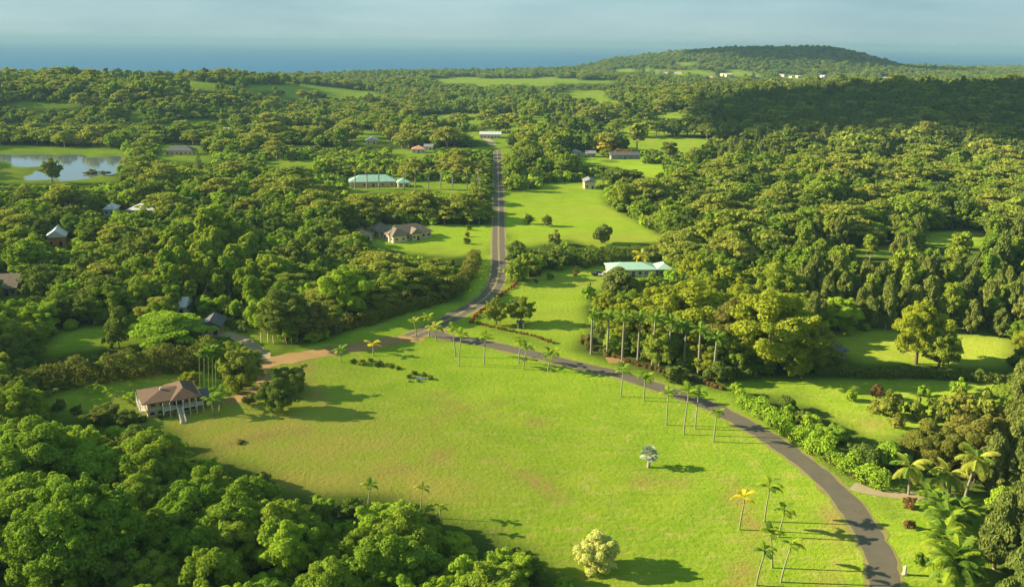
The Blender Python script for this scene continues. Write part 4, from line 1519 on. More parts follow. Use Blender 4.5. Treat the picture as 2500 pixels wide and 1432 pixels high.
G1 = 'young palms planted along the field side of the curved lane'
L1 = 'slender young palm planted in the field along the curved lane'
for (ub, vb, ut, vt) in [(1112, 870, 1106, 802), (1120, 893, 1124, 815), (1182, 890, 1188, 822), (1266, 886, 1267, 836), (1278, 902, 1282, 850), (1337, 907, 1343, 866),
                         (1515, 968, 1521, 906), (1572, 978, 1576, 926), (1627, 1037, 1635, 962), (1669, 1060, 1678, 960), (1697, 1046, 1706, 966), (1742, 1078, 1750, 1010)]:
    palm_px(ub, vb, ut, vt, 'field', 9, ['frond_lime', 'frond_lime', 'frond'], L1, G1)
G2 = 'palms clustered in the field near the lane end'
palm_px(1805, 1292, 1812, 1215, 'field', 8, 'frond_gold', 'young palm with golden yellow fronds in the field', None, scale=1.15)
palm_px(1866, 1272, 1878, 1192, 'field', 8, ['frond_lime', 'frond'], 'young green palm standing beside the golden-fronded palm', None)
for (ub, vb, ut, vt) in [(1900, 1310, 1913, 1246), (1885, 1385, 1880, 1308), (1846, 1428, 1864, 1342), (1906, 1420, 1928, 1332)]:
    palm_px(ub, vb, ut, vt, 'field', 8, ['frond', 'frond_lime'], 'young green palm in the loose cluster near the bend of the lane', G2)
for (ub, vb, ut, vt) in [(899, 1228, 900, 1182), (1027, 1262, 1031, 1188), (1070, 1298, 1074, 1238)]:
    palm_px(ub, vb, ut, vt, 'field', 8, ['frond_olive', 'frond'], 'thin young palm at the edge of the thick wood', 'young palms along the edge of the thick wood', scale=0.75, r0=0.09)
for (ub, vb, ut, vt) in [(1017, 822, 1014, 784), (1048, 822, 1044, 776), (1066, 832, 1062, 800)]:
    palm_px(ub, vb, ut, vt, 'field', 8, ['frond_olive', 'frond_lime'], 'short feathery palm at the road junction', 'palms at the road junction')
palm_px(832, 884, 830, 855, 'field', 8, ['frond_lime', 'frond'], 'short bushy palm beside the dirt road')
palm_px(911, 868, 908, 844, 'field', 7, 'frond_gold', 'small yellow palm beside the dirt road')
for (ub, vb, ut, vt) in [(522, 1014, 521, 978), (535, 1014, 534, 972), (540, 995, 540, 960)]:
    palm_px(ub, vb, ut, vt, 'field', 8, 'frond', 'small garden palm at the right gable of the brown-roofed house', 'garden palms by the brown-roofed house')
for (ub, vb, vt) in [(238, 962, 940), (263, 975, 955), (215, 965, 946), (325, 955, 938), (275, 985, 966), (316, 985, 968), (235, 935, 895)]:
    palm_px(ub, vb, ub, vt, 'field', 7, ['frond', 'frond_lime'], 'small palm dotted on the lawn behind the brown-roofed house', 'small palms behind the brown-roofed house', scale=0.62, r0=0.08, shaft=False)
for i, ub in enumerate((490, 500, 511, 521, 528)):
    palm_px(ub, 957 - i * 3, ub - 1, 862 + 3 * (i % 2), 'field', 8, 'frond', 'tall slim palm in the tight row by the hedge end', 'tall slim palms by the hedge end', r0=0.1, trunk_m='shaft')
LR = 'stout royal palm in the row lining the coppery hedge'
for (ub, vb, ut, vt) in [(1443, 864, 1446, 772), (1482, 868, 1487, 774), (1519, 880, 1524, 778), (1557, 878, 1563, 776), (1592, 897, 1600, 780), (1631, 902, 1638, 790),
                         (1668, 902, 1676, 802), (1704, 915, 1710, 808), (1741, 928, 1750, 828)]:
    palm_px(ub, vb, ut, vt, 'royal', 12, 'frond', LR, 'royal palms along the coppery hedge', trunk_m='trunk_royal', r0=0.25, name='royal_palm')
palm_px(1655, 884, 1660, 800, 'royal', 12, 'frond', 'royal palm set back behind the palm row', None, trunk_m='trunk_royal', r0=0.3, name='royal_palm')
for i, ub in enumerate((867, 896, 925, 986, 1014, 1046, 1076, 1105, 1140, 1168)):
    palm_px(ub, 461 + (i % 3), ub, 416 + 3 * (i % 2), 'royal', 10, 'frond_olive', 'royal palm in the far row beside the green-roofed house', 'royal palms beside the green-roofed house', trunk_m='trunk_royal', r0=0.26, name='royal_palm')
for (ub, vb, ut, vt, nm) in [(2218, 1206, 2222, 1138, 'straight coconut palm beside the gravel driveway'), (2352, 1228, 2386, 1120, 'leaning coconut palm above the feathery palms'),
                             (2318, 1206, 2318, 1155, 'short coconut palm between the straight and the leaning ones')]:
    palm_px(ub, vb, ut, vt, 'coco', 15, ['frond_olive', 'frond_olive', 'frond'], nm, None, r0=0.2, shaft=False, name='coconut_palm', spread=(-55, 55), trunk_m='trunk_royal')
palm_px(100, 668, 102, 622, 'coco', 14, ['frond_olive', 'frond_gold'], 'yellowish coconut palm rising from the woodland', None, r0=0.2, shaft=False, name='coconut_palm', spread=(-50, 55))
palm_px(1568, 652, 1567, 622, 'coco', 12, ['frond_olive', 'frond_gold'], 'pale coconut palm behind the turquoise roof', None, r0=0.2, shaft=False, name='coconut_palm', spread=(-50, 55))
for (u, v, sc_) in [(2290, 1262, 1.25), (2312, 1300, 1.3), (2300, 1345, 1.35), (2335, 1270, 1.1), (2270, 1236, 0.9)]:
    palm(u, v, 1.6, 'areca', 22, ['frond', 'frond', 'frond_lime'], 'low feathery palm with arching fronds beside the lane', 'feathery palms beside the lane', r0=0.22, shaft=False, name='feather_palm', scale=sc_, spread=(0, 80))
palm(2330, 1412, 2.4, 'areca', 46, ['frond_lime', 'frond', 'frond'], 'big dense clump palm beside the lane', None, r0=0.3, shaft=False, name='clump_palm', scale=1.45, spread=(-25, 85))
# silver fan palm in the field
pb = gp(1583, 1140)
e = link('fan_palm', None, None, pb)
tag(e, 'silvery blue fan palm alone in the open field', 'palm')
MB().tube([(0, 0, -0.3), (0.05, 0, 1.2), (0.0, 0, 2.9)], [0.42, 0.32, 0.28], 9).build('trunk', M['bark_pale'], e, smooth_=True)


def fan_mesh():
    mb = MB()
    mb.tube([(0, 0, 0), (0.6, 0, 0.05), (1.15, 0, 0)], [0.05, 0.04, 0.03], 4)
    for i in range(11):
        a = R(-105 + 21 * i)
        for s in (0,):
            t = Vector((math.cos(a), math.sin(a), 0))
            c0 = Vector((1.15, 0, 0))
            w_ = Vector((-math.sin(a), math.cos(a), 0)) * 0.16
            m1 = c0 + t * 0.65 + Vector((0, 0, 0.10))
            m2 = c0 + t * 1.15 + Vector((0, 0, -0.06))
            b0 = len(mb.v)
            mb.v += [tuple(c0), tuple(m1 - w_ + Vector((0, 0, -.06))), tuple(m2), tuple(m1 + w_ + Vector((0, 0, -.06)))]
            mb.f.append([b0, b0 + 1, b0 + 2, b0 + 3])
            mb.mi.append(0)
    return mb.mesh('fan_leaf', M['leaf_silver'])


fm = fan_mesh()
for i in range(20):
    tl = R(-40 + 115 * (i + 0.5) / 20)
    link('fan_leaf', fm, e, (0, 0, 2.85), (Matrix.Rotation(2.4 * i, 4, 'Z') @ Matrix.Rotation(-tl, 4, 'Y')).to_euler(), 0.95)


# ------------------------------------------------------------------ buildings
M['brown_roof'] = plain('brown_roof', (0.135, 0.078, 0.044), 0.8, 0.12, 0.8)
M['tan_roof'] = plain('tan_roof', (0.20, 0.152, 0.100), 0.8, 0.12, 0.6)
M['green_roof'] = plain('green_roof', (0.30, 0.50, 0.36), 0.5, 0.08, 0.3)
M['turq_roof'] = plain('turquoise_roof', (0.36, 0.54, 0.38), 0.45, 0.06, 0.3)
M['slate_roof'] = plain('slate_roof', (0.115, 0.115, 0.115), 0.7, 0.12, 0.8)
M['grey_roof'] = plain('grey_roof', (0.26, 0.25, 0.23), 0.6, 0.1, 0.5)
M['white_roof'] = plain('white_roof', (0.58, 0.57, 0.52), 0.6, 0.08, 0.5)
M['orange_roof'] = plain('orange_roof', (0.50, 0.20, 0.09), 0.75, 0.12, 0.6)
M['pink_roof'] = plain('pink_roof', (0.52, 0.26, 0.17), 0.75, 0.1, 0.6)
M['cream'] = plain('cream_wall', (0.62, 0.50, 0.32), 0.8, 0.06, 0.7)
M['pale_cream'] = plain('pale_cream_wall', (0.62, 0.50, 0.32), 0.8, 0.05, 0.7)
M['tan_wall'] = plain('tan_wall', (0.46, 0.37, 0.22), 0.8, 0.1, 0.6)
M['white'] = plain('white_paint', (0.56, 0.52, 0.42), 0.6, 0.05, 0.9)
M['greywall'] = plain('grey_wall', (0.30, 0.29, 0.26), 0.8, 0.08, 0.8)
M['pinkwall'] = plain('pink_wall', (0.62, 0.40, 0.27), 0.8, 0.08, 0.8)
M['dark_open'] = plain('dark_timber', (0.045, 0.038, 0.032), 0.7, 0.1, 1.0)
m, n, l, out = mat('window_glass')
b = n.new('ShaderNodeBsdfPrincipled')
b.inputs['Base Color'].default_value = (0.03, 0.035, 0.04, 1)
b.inputs['Roughness'].default_value = 0.08
l.new(b.outputs[0], out.inputs['Surface'])
M['glass'] = m


def roof_mesh(mb, x0, x1, y0, y1, z, rise, kind, ov, th=0.22):
    x0, x1, y0, y1 = x0 - ov, x1 + ov, y0 - ov, y1 + ov
    w, d = x1 - x0, y1 - y0
    lo = [(x0, y0, z), (x1, y0, z), (x1, y1, z), (x0, y1, z)]
    hi = [(x0, y0, z + th), (x1, y0, z + th), (x1, y1, z + th), (x0, y1, z + th)]
    cx, cy_ = (x0 + x1) / 2, (y0 + y1) / 2
    if kind == 'hip':
        if w >= d:
            k = d / 2 if w > d * 1.05 else w / 2 - 0.01
            rg = [(x0 + k, cy_, z + rise), (x1 - k, cy_, z + rise)]
            f = [(4, 5, 9, 8), (5, 6, 9), (6, 7, 8, 9), (7, 4, 8)]
        else:
            k = w / 2
            rg = [(cx, y0 + k, z + rise), (cx, y1 - k, z + rise)]
            f = [(4, 5, 8), (5, 6, 9, 8), (6, 7, 9), (7, 4, 8, 9)]
    elif kind == 'gable_x':
        rg = [(x0, cy_, z + rise), (x1, cy_, z + rise)]
        f = [(4, 5, 9, 8), (5, 6, 9), (6, 7, 8, 9), (7, 4, 8)]
    else:
        rg = [(cx, y0, z + rise), (cx, y1, z + rise)]
        f = [(4, 5, 8), (5, 6, 9, 8), (6, 7, 9), (7, 4, 8, 9)]
    mb.poly(lo + hi + rg, [(3, 2, 1, 0), (0, 1, 5, 4), (1, 2, 6, 5), (2, 3, 7, 6), (3, 0, 4, 7)] + f)
    return mb


def window(par, side, c, zc, w, h, x0, x1, y0, y1, frame='white', nm='window'):
    fr, pn = MB(), MB()
    if side == 'front':
        fr.box(c - w / 2, c + w / 2, y0 - 0.07, y0 + 0.02, zc - h / 2, zc + h / 2)
        pn.box(c - w / 2 + .1, c + w / 2 - .1, y0 - 0.10, y0 - 0.02, zc - h / 2 + .1, zc + h / 2 - .1)
    elif side == 'left':
        fr.box(x0 - 0.07, x0 + 0.02, c - w / 2, c + w / 2, zc - h / 2, zc + h / 2)
        pn.box(x0 - 0.10, x0 - 0.02, c - w / 2 + .1, c + w / 2 - .1, zc - h / 2 + .1, zc + h / 2 - .1)
    else:
        fr.box(x1 - 0.02, x1 + 0.07, c - w / 2, c + w / 2, zc - h / 2, zc + h / 2)
        pn.box(x1 + 0.02, x1 + 0.10, c - w / 2 + .1, c + w / 2 - .1, zc - h / 2 + .1, zc + h / 2 - .1)
    f = fr.build(nm, M[frame], par)
    pn.build('pane', M['glass'], f)


def block(e, x0, x1, y0, y1, z1, rise, kind, ov, wm, rm, nf=3, nl=1, nr=1, door=True, wz=None, z0=-0.4, gable_wall=True):
    w = MB().box(x0, x1, y0, y1, z0, z1)
    if kind.startswith('gable') and gable_wall:
        cx, cy_ = (x0 + x1) / 2, (y0 + y1) / 2
        k = 0.86 * rise
        if kind == 'gable_y':
            w.poly([(x0, y0, z1), (x1, y0, z1), (cx, y0, z1 + k), (x0, y1, z1), (x1, y1, z1), (cx, y1, z1 + k)], [(0, 1, 2), (4, 3, 5), (0, 2, 5, 3), (1, 4, 5, 2)])
        else:
            w.poly([(x0, y0, z1), (x0, y1, z1), (x0, cy_, z1 + k), (x1, y0, z1), (x1, y1, z1), (x1, cy_, z1 + k)], [(1, 0, 2), (3, 4, 5), (0, 3, 5, 2), (4, 1, 2, 5)])
    w.build('wall', M[wm], e)
    roof_mesh(MB(), x0, x1, y0, y1, z1 + 0.004, rise, kind, ov).build('roof', M[rm], e)
    wz = wz if wz is not None else min(z1 * 0.55, 1.6)
    ww_, hh_ = 1.3, 1.3
    for i in range(nf):
        c = x0 + (x1 - x0) * (i + 0.5) / nf
        if door and i == nf // 2:
            window(e, 'front', c, 1.02, 1.2, 2.1, x0, x1, y0, y1, 'dark_open', 'door')
        else:
            window(e, 'front', c, wz, ww_, hh_, x0, x1, y0, y1)
    for i in range(nl):
        window(e, 'left', y0 + (y1 - y0) * (i + 0.5) / nl, wz, ww_, hh_, x0, x1, y0, y1)
    for i in range(nr):
        window(e, 'right', y0 + (y1 - y0) * (i + 0.5) / nr, wz, ww_, hh_, x0, x1, y0, y1)


def house_root(name, label, pL, pR, cat='house', group=None):
    a, b_ = gp(*pL), gp(*pR)
    w = math.hypot(b_.x - a.x, b_.y - a.y)
    rz = math.atan2(b_.y - a.y, b_.x - a.x)
    e = link(name, None, None, (a.x, a.y, min(a.z, b_.z)), (0, 0, rz))
    tag(e, label, cat, group)
    return e, w


# two-storey house with the brown hip roof
e, w = house_root('brown_roofed_house', 'two-storey cream house with brown hip roof and white front stairs', (362, 1020), (480, 1000))
D = 8.0
MB().box(0, w, 0, D, -0.4, 2.75).build('wall', M['tan_wall'], e)
e.scale = (1, 1, 0.70)
MB().box(-0.02, w + 0.02, -0.02, D + .02, 2.75, 3.0).build('floor_band', M['white'], e)
MB().box(0.01, w - .01, 0.01, D - .01, 3.0, 5.5).build('wall', M['tan_wall'], e)
roof_mesh(MB(), 0, w, 0, D, 5.504, 2.1, 'hip', 1.2).build('roof', M['brown_roof'], e)
roof_mesh(MB(), w * 0.58, w * 0.97, -0.6, D + 0.4, 5.51, 2.6, 'hip', 1.25).build('roof', M['brown_roof'], e)
MB().tube([(w * 0.34, D * 0.45, 7.3), (w * 0.34, D * 0.45, 8.2)], [0.28, 0.28], 8).build('vent_pipe', M['white'], e)
for i in range(4):
    c = 1.3 + i * 1.9
    if c < w * 0.55:
        window(e, 'front', c, 4.3, 1.3, 1.3, 0, w, 0.01, D)
    window(e, 'front', 1.0 + i * 1.7, 1.5, 1.2, 1.2, 0, w, 0, D)
for c in (w * 0.80, w * 0.92):
    window(e, 'front', c, 1.4, 1.3, 1.6, 0, w, 0, D)
    window(e, 'front', c, 4.3, 1.2, 1.5, 0, w, 0.01, D)
window(e, 'front', w * 0.62, 4.1, 1.9, 2.1, 0, w, 0.01, D, 'dark_open', 'door')
for c in (1.6, 4.6, 7.6):
    window(e, 'left', c, 4.3, 1.3, 1.3, 0.01, w, 0, D)
    window(e, 'left', c, 1.5, 1.3, 1.3, 0, w, 0, D)
MB().box(w * 0.28, w + 1.4, -2.2, -0.03, 2.72, 2.92).build('deck', M['white'], e)
MB().box(-1.6, -0.03, -0.4, D, 2.72, 2.92).build('deck', M['white'], e)
for x_ in np.linspace(w * 0.30, w + 1.3, 7):
    MB().box(x_ - .09, x_ + .09, -2.15, -1.97, -0.3, 5.5).build('post', M['white'], e)
for y_ in np.linspace(0, D - .3, 4):
    MB().box(-1.55, -1.38, y_, y_ + .17, -0.3, 5.5).build('post', M['white'], e)
for (xa, xb) in ((w * 0.30, w * 0.56), (w * 0.70, w + 1.3)):
    MB().box(xa, xb, -2.1, -2.03, 3.75, 3.87).build('rail', M['white'], e)
    MB().box(xa, xb, -2.1, -2.03, 3.2, 3.28).build('rail', M['white'], e)
MB().box(-1.5, -1.43, 0, D, 3.75, 3.87).build('rail', M['white'], e)
st = link('stairs', None, e)
sx0, sx1 = w * 0.58, w * 0.68
for i in range(12):
    MB().box(sx0 + .12, sx1 - .12, -2.25 - (i + 1) * 0.36, -2.25 - i * 0.36, 2.66 - i * 0.235 - 0.12, 2.72 - i * 0.235).build('step', M['cream'], st)
for x_ in (sx0, sx1):
    MB().poly([(x_ - .12, -2.22, 2.4), (x_ - .12, -6.7, -0.4), (x_ - .12, -6.7, 0.75), (x_ - .12, -2.22, 3.75), (x_ + .12, -2.22, 2.4), (x_ + .12, -6.7, -0.4), (x_ + .12, -6.7, 0.75), (x_ + .12, -2.22, 3.75)],
              [(0, 1, 2, 3), (7, 6, 5, 4), (0, 4, 5, 1), (1, 5, 6, 2), (2, 6, 7, 3), (3, 7, 4, 0)]).build('stair_rail', M['white'], st)
roof_mesh(MB(), w + 0.1, w + 3.6, 1.0, D - 1.0, 3.3, 0.9, 'hip', 0.3).build('carport_roof', M['slate_roof'], e)
for (x_, y_) in ((w + 3.3, 1.2), (w + 3.3, D - 1.3), (w + 3.3, D / 2)):
    MB().box(x_ - .09, x_ + .09, y_ - .09, y_ + .09, -0.3, 3.3).build('post', M['white'], e)

# tan house
e, w = house_root('tan_house', 'sprawling single-storey tan house with hipped roofs on a bright lawn', (957, 594), (1060, 583))
block(e, 0, w, 3.0, 13.0, 3.1, 3.3, 'hip', 0.8, 'pale_cream', 'tan_roof', 8, 3, 2)
block(e, 0.6, 7.2, 0.0, 9.0, 3.0, 2.9, 'hip', 0.75, 'pale_cream', 'tan_roof', 2, 3, 0, False)
block(e, 10.2, 14.2, 1.0, 8.0, 3.02, 2.4, 'gable_y', 0.6, 'pale_cream', 'tan_roof', 2, 1, 1)
block(e, -1.2, 6.0, 11.5, 22.0, 3.05, 3.0, 'hip', 0.7, 'pale_cream', 'tan_roof', 1, 4, 0, False)
block(e, -13.0, -5.5, 9.0, 17.5, 3.0, 2.6, 'hip', 0.7, 'pale_cream', 'tan_roof', 2, 2, 0)
MB().box(-5.4, -1.3, 13.0, 16.0, 2.5, 2.7).build('walkway_roof', M['tan_roof'], e)
for x_ in (-4.8, -3.2, -1.6):
    MB().box(x_ - .1, x_ + .1, 13.1, 13.3, -0.3, 2.5).build('post', M['white'], e)
for x_ in np.linspace(7.8, w - 0.4, 6):
    MB().box(x_ - .12, x_ + .12, 2.2, 2.44, -0.3, 3.1).build('post', M['white'], e)

HS = [
    ('green_roofed_house', 'wide low house with pale green metal hip roof behind palms', (855, 458), (968, 455), 12, 3.2, 3.6, 'hip', 'pinkwall', 'green_roof', 5, 2, 'house'),
    ('garage', 'small pale green roofed garage next to the green-roofed house', (972, 458), (1000, 457), 8, 2.8, 2.4, 'hip', 'cream', 'green_roof', 2, 1, 'garage'),
    ('turquoise_roofed_house', 'long low house with light turquoise metal roof behind shrubs', (1490, 676), (1602, 674), 10, 2.7, 1.9, 'hip', 'white', 'turq_roof', 7, 2, 'house'),
    ('guest_house', 'small turquoise-roofed annex at the end of the long house', (1606, 674), (1640, 674), 8, 2.6, 2.0, 'hip', 'greywall', 'turq_roof', 2, 1, 'house'),
    ('barn', 'cream gabled barn standing at the edge of the meadow', (1427, 462), (1453, 462), 11, 4.4, 1.9, 'gable_y', 'pale_cream', 'grey_roof', 2, 2, 'barn'),
    ('grey_roofed_cottage', 'low cottage with dark grey hip roof beside the big yellow-green trees', (1968, 884), (2064, 876), 9, 2.7, 2.4, 'hip', 'greywall', 'slate_roof', 5, 1, 'cottage'),
    ('shed', 'small grey shed at the back of the cottage lawn', (2062, 804), (2086, 803), 4, 2.4, 0.9, 'gable_x', 'greywall', 'grey_roof', 2, 0, 'shed'),
    ('long_white_building', 'long white roofed building at the far end of the straight road', (1172, 338), (1222, 338), 14, 3.6, 2.2, 'gable_x', 'white', 'white_roof', 6, 1, 'building'),
    ('grey_house', 'dark low house beneath the orange flame trees', (1492, 389), (1560, 388), 10, 3.0, 2.2, 'gable_x', 'greywall', 'slate_roof', 5, 1, 'house'),
    ('small_grey_roof_house', 'pale grey roofed house near the round dark tree', (1393, 382), (1420, 382), 9, 3.0, 2.4, 'hip', 'cream', 'grey_roof', 2, 1, 'house'),
    ('outbuilding', 'grey roofed outbuilding beside the pale grey roofed house', (1432, 384), (1454, 384), 8, 2.8, 2.0, 'gable_x', 'greywall', 'grey_roof', 2, 1, 'outbuilding'),
    ('pink_roofed_house', 'house with salmon pink roof beyond the green-roofed house', (1006, 374), (1038, 374), 10, 3.0, 2.8, 'hip', 'cream', 'pink_roof', 3, 1, 'house'),
    ('grey_roofed_garage', 'grey roofed garage behind the salmon pink roof', (1036, 367), (1056, 367), 8, 2.8, 2.0, 'gable_x', 'white', 'grey_roof', 2, 1, 'garage'),
    ('cream_house', 'cream house with pale roof among far trees', (893, 352), (920, 352), 10, 3.4, 2.6, 'gable_y', 'pale_cream', 'white_roof', 2, 2, 'house'),
    ('orange_roofed_house', 'small house with orange roof next to the cream house', (836, 352), (856, 352), 9, 2.8, 2.6, 'hip', 'cream', 'orange_roof', 2, 1, 'house'),
    ('dark_roofed_house', 'pink-walled house with dark roof on a lawn near the pond', (404, 378), (470, 379), 12, 3.2, 3.6, 'hip', 'pinkwall', 'slate_roof', 6, 2, 'house'),
    ('orange_gabled_house', 'tall narrow orange-gabled house on the plateau above the pond', (321, 297), (342, 297), 12, 5.0, 3.6, 'gable_y', 'pinkwall', 'orange_roof', 2, 2, 'house'),
    ('white_roofed_cottage', 'small white-roofed cottage in the woodland', (254, 526), (282, 526), 9, 3.0, 2.6, 'hip', 'white', 'white_roof', 2, 1, 'cottage'),
    ('white_roofed_house', 'long white-roofed house in the woodland next to the small white cottage', (312, 527), (380, 528), 11, 3.0, 3.0, 'hip', 'cream', 'white_roof', 5, 1, 'house'),
    ('red_gabled_house', 'white-roofed house with a red gable in the woodland', (116, 602), (160, 600), 12, 4.0, 3.0, 'gable_y', 'orange_roof', 'white_roof', 2, 2, 'house'),
    ('steep_roofed_house', 'house with steep brown-grey roof beside the woodland lawn', (-22, 724), (40, 722), 9, 2.8, 4.2, 'gable_x', 'greywall', 'tan_roof', 4, 1, 'house'),
    ('slate_roofed_house', 'cream house with slate roof behind the tall hedge', (492, 818), (538, 817), 8, 2.5, 2.2, 'gable_y', 'tan_wall', 'slate_roof', 2, 2, 'house'),
    ('white_cottage', 'little white gabled cottage under the row of tall trees', (416, 770), (452, 770), 7, 2.8, 2.4, 'gable_x', 'white', 'white_roof', 2, 1, 'cottage'),
    ('long_low_shed', 'long low white shed in the far woods', (527, 325), (587, 325), 10, 3.0, 1.6, 'gable_x', 'white', 'white_roof', 6, 1, 'shed'),
    ('utility_shed', 'tiny white utility shed beside the lacy tree', (1263, 802), (1279, 802), 1.8, 1.9, 0.5, 'gable_x', 'white', 'slate_roof', 1, 0, 'shed'),
    ('orange_roofed_cottage', 'orange roofed cottage at the edge of the right-hand woods', (2484, 506), (2520, 506), 9, 3.0, 2.8, 'hip', 'pinkwall', 'orange_roof', 2, 1, 'cottage'),
]
for (nm, lb, pL, pR, D, wh, rs, kd, wm, rm, nf, nl, ct) in HS:
    e, w = house_root(nm, lb, pL, pR, ct)
    block(e, 0, w, 0, D, wh, rs, kd, 0.2 if 'utility' in nm else 0.7, wm, rm, nf, nl, nl)
    if nm in ('green_roofed_house', 'turquoise_roofed_house'):
        for x_ in np.linspace(0.5, w - .5, 6):
            MB().box(x_ - .12, x_ + .12, -0.6, -0.36, -0.3, wh + 0.01).build('post', M['white'], e)

# far town below the crater hill
for i, (u, v, wpx) in enumerate(TOWN):
    e, w = house_root('town_building', 'white-walled building of the far town below the crater hill', (u - wpx / 2, v), (u + wpx / 2, v), 'building', 'far town buildings')
    k = i % 3
    block(e, 0, w, 0, 14 + 3 * k, 3.6 + 1.4 * ((i * 7) % 3), 2.4, ('hip', 'gable_x', 'gable_y')[k], 0.6, ('white', 'tan_wall', 'cream')[k], ('white_roof', 'grey_roof', 'tan_roof', 'pink_roof')[i % 4], 2, 1, 1, False)

# pole behind the roadside hedge, fence posts, pickup
p = gp(922, 716)
e = link('utility_pole', None, None, p)
tag(e, 'thin pale pole standing behind the roadside hedge', 'pole')
hp = h_for(p, 676)
MB().tube([(0, 0, -0.5), (0, 0, hp)], [0.16, 0.12], 7).build('shaft', M['white'], e)
MB().box(-0.7, 0.7, -0.06, 0.06, hp - 0.5, hp - 0.38).build('crossarm', M['white'], e)
for i, (u, v, hh_) in enumerate([(638, 838, 3.0), (655, 835, 3.4), (668, 838, 2.4), (692, 832, 3.0), (712, 838, 2.6), (726, 832, 2.4)]):
    p = gp(u, v)
    e = link('fence_post', None, None, p)
    tag(e, 'pale timber post under the dark trees beside the dirt road', 'post', 'pale posts beside the dirt road')
    MB().tube([(0, 0, -0.3), (0, 0, hh_), (0, 0, hh_ + 0.12)], [0.17, 0.15, 0.05], 7).build('shaft', M['pale_cream'], e)
    MB().box(-0.2, 0.2, -0.2, 0.2, hh_ - 0.1, hh_ - 0.02).build('cap', M['pale_cream'], e)
p = gp(2208, 1402)
e = link('gate_post', None, None, p)
tag(e, 'pale round-topped post at the edge of the lane', 'post')
MB().tube([(0, 0, -0.3), (0, 0, 1.5), (0, 0, 1.75)], [0.32, 0.3, 0.1], 10).build('shaft', M['frond_lime'] if False else M['pale_cream'], e)
MB().box(-0.4, 0.4, -0.4, 0.4, -0.2, 0.18).build('footing', M['greywall'], e)


def pickup(u, v, rz, label, paint):
    p = gp(u, v)
    e = link('pickup_truck', None, None, p, (0, 0, rz))
    tag(e, label, 'pickup')
    sec = [(-2.6, .45), (2.6, .45), (2.62, .95), (2.5, 1.05), (1.2, 1.1), (0.65, 1.75), (-0.75, 1.78), (-0.95, 1.12), (-2.6, 1.1)]
    n_ = len(sec)

    def ext(s_, y_, ins=0.0):
        mb = MB()
        a = [(x, -y_ + (ins if z > 1.2 else 0), z) for x, z in s_]
        b_ = [(x, y_ - (ins if z > 1.2 else 0), z) for x, z in s_]
        k = len(s_)
        mb.poly(a + b_, [tuple(range(k)), tuple(range(2 * k - 1, k - 1, -1))] + [(i, i + k, (i + 1) % k + k, (i + 1) % k) for i in range(k)])
        return mb
    ext(sec, 0.92, 0.14).build('body', paint, e)
    ext([(1.12, 1.16), (0.66, 1.66), (-0.66, 1.68), (-0.82, 1.16)], 0.935, 0.14).build('window', M['glass'], e)
    MB().box(-2.45, -1.05, -0.75, 0.75, 1.08, 1.115).build('bed', M['dark_open'], e)
    for x in (-1.65, 1.65):
        for y in (-0.88, 0.88):
            wh_ = link('wheel', None, e, (x, y, 0.38))
            MB().tube([(0, -0.13, 0), (0, 0.13, 0)], [0.38, 0.38], 14).build('tyre', M['dark_open'], wh_)
            MB().tube([(0, -0.145, 0), (0, 0.145, 0)], [0.2, 0.2], 10).build('rim', M['grey_roof'], wh_)
    for y in (-0.68, 0.68):
        MB().box(2.6, 2.66, y - .16, y + .16, .72, .9).build('headlight', M['white'], e)


M['dark_paint'] = plain('dark_paint', (0.03, 0.035, 0.04), 0.3, 0.05, 1.0, 0.5)
M['white_car'] = plain('white_car_paint', (0.7, 0.7, 0.68), 0.3, 0.03, 1.0, 0.5)
pickup(1460, 672, R(8), 'dark pickup truck parked beside the turquoise-roofed house', M['dark_paint'])
pickup(1478, 674, R(-12), 'white pickup truck parked against the turquoise-roofed house', M['white_car'])
# bench shape standing in for small boxes on the cottage lawn
for (u, v, s) in [(2290, 838, 1.5)]:
    p = gp(u, v)
    e = link('box_stand_in', None, None, p, (0, 0, R(10)))
    tag(e, 'bench-shaped stand-in for small boxes on the cottage lawn', 'bench')
    MB().box(-1.1, 1.1, -0.35, 0.35, 0.5, 0.62).build('seat', M['greywall'], e)
    MB().box(-1.1, 1.1, 0.37, 0.45, 0.66, 1.3).build('backrest', M['greywall'], e)
    for x in (-0.95, 0.95):
        MB().box(x - .08, x + .08, -0.33, 0.33, -0.1, 0.5).build('leg', M['greywall'], e)

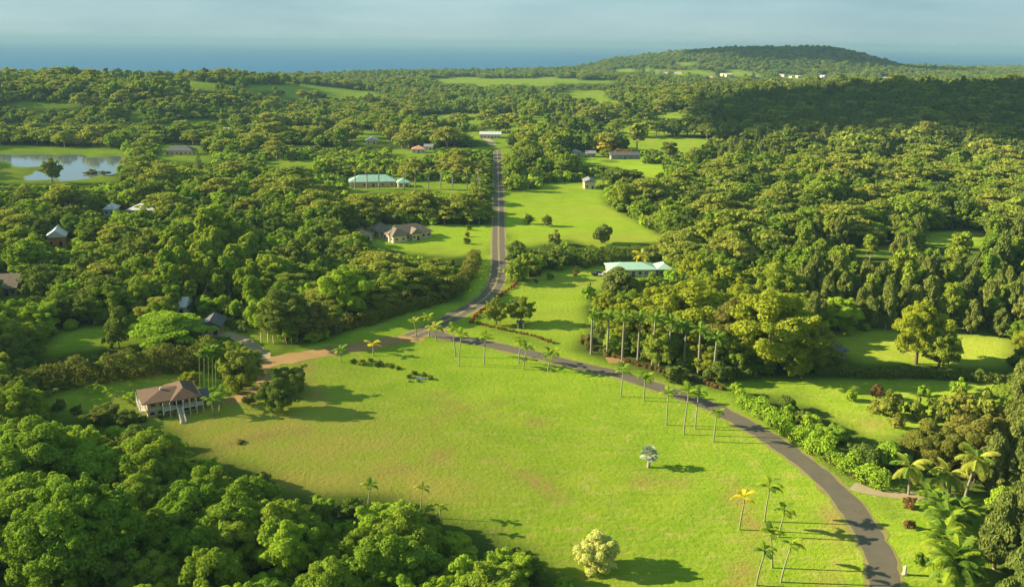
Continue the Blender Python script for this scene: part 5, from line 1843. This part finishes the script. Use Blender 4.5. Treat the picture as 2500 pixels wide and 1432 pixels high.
# ------------------------------------------------------------------ clouds that shade the ridge and the crater hill
m, n, l, out = mat('cloud_white')
d = n.new('ShaderNodeBsdfDiffuse')
d.inputs['Color'].default_value = (0.9, 0.9, 0.9, 1)
l.new(d.outputs[0], out.inputs['Surface'])
CLOUD_Z = 1100.0
for (tx, ty, rx, ry, sd) in ((500, 1000, 340, 290, 1), (1130, 3230, 380, 330, 2)):
    r = np.random.default_rng(sd)
    k = CLOUD_Z / math.tan(SUN_EL)
    c0 = (tx - k * math.cos(SUN_AZ), ty + k * math.sin(SUN_AZ), CLOUD_Z)
    mb = MB()
    for i in range(46):
        a, q = r.uniform(0, 6.283), math.sqrt(r.random())
        b0 = r.uniform(70, 130) * (1.15 - 0.5 * q)
        cx, cy_, cz = rx * q * math.cos(a), ry * q * math.sin(a), b0 * 0.35
        pts, fs = [], []
        nu, nv = 12, 7
        for iv in range(nv + 1):
            t = math.pi * iv / nv
            for iu in range(nu):
                p_ = 2 * math.pi * iu / nu
                wv = 1 + 0.12 * math.sin(3 * p_ + i) * math.sin(2 * t + i)
                pts.append((cx + b0 * wv * math.sin(t) * math.cos(p_), cy_ + b0 * wv * math.sin(t) * math.sin(p_), cz + 0.5 * b0 * wv * max(-0.35, math.cos(t))))
        for iv in range(nv):
            for iu in range(nu):
                fs.append((iv * nu + iu, (iv + 1) * nu + iu, (iv + 1) * nu + (iu + 1) % nu, iv * nu + (iu + 1) % nu))
        mb.poly(pts, fs)
    o = mb.build('cloud', m, None, loc=c0, smooth_=True)
    tag(o, 'white puffy cloud drifting over the land', 'cloud', kind='structure')

# ------------------------------------------------------------------ haze
m, n, l, out = mat('haze_air')
pv = n.new('ShaderNodeVolumePrincipled')
pv.inputs['Color'].default_value = (0.26, 0.43, 0.52, 1)
pv.inputs['Density'].default_value = HAZE
pv.inputs['Anisotropy'].default_value = 0.0
l.new(pv.outputs[0], out.inputs['Volume'])
hz = MB().box(-62000, 62000, -900, 72000, -64, 130).build('haze', m)
tag(hz, 'thin pale blue haze over the land and sea', 'haze', kind='stuff')
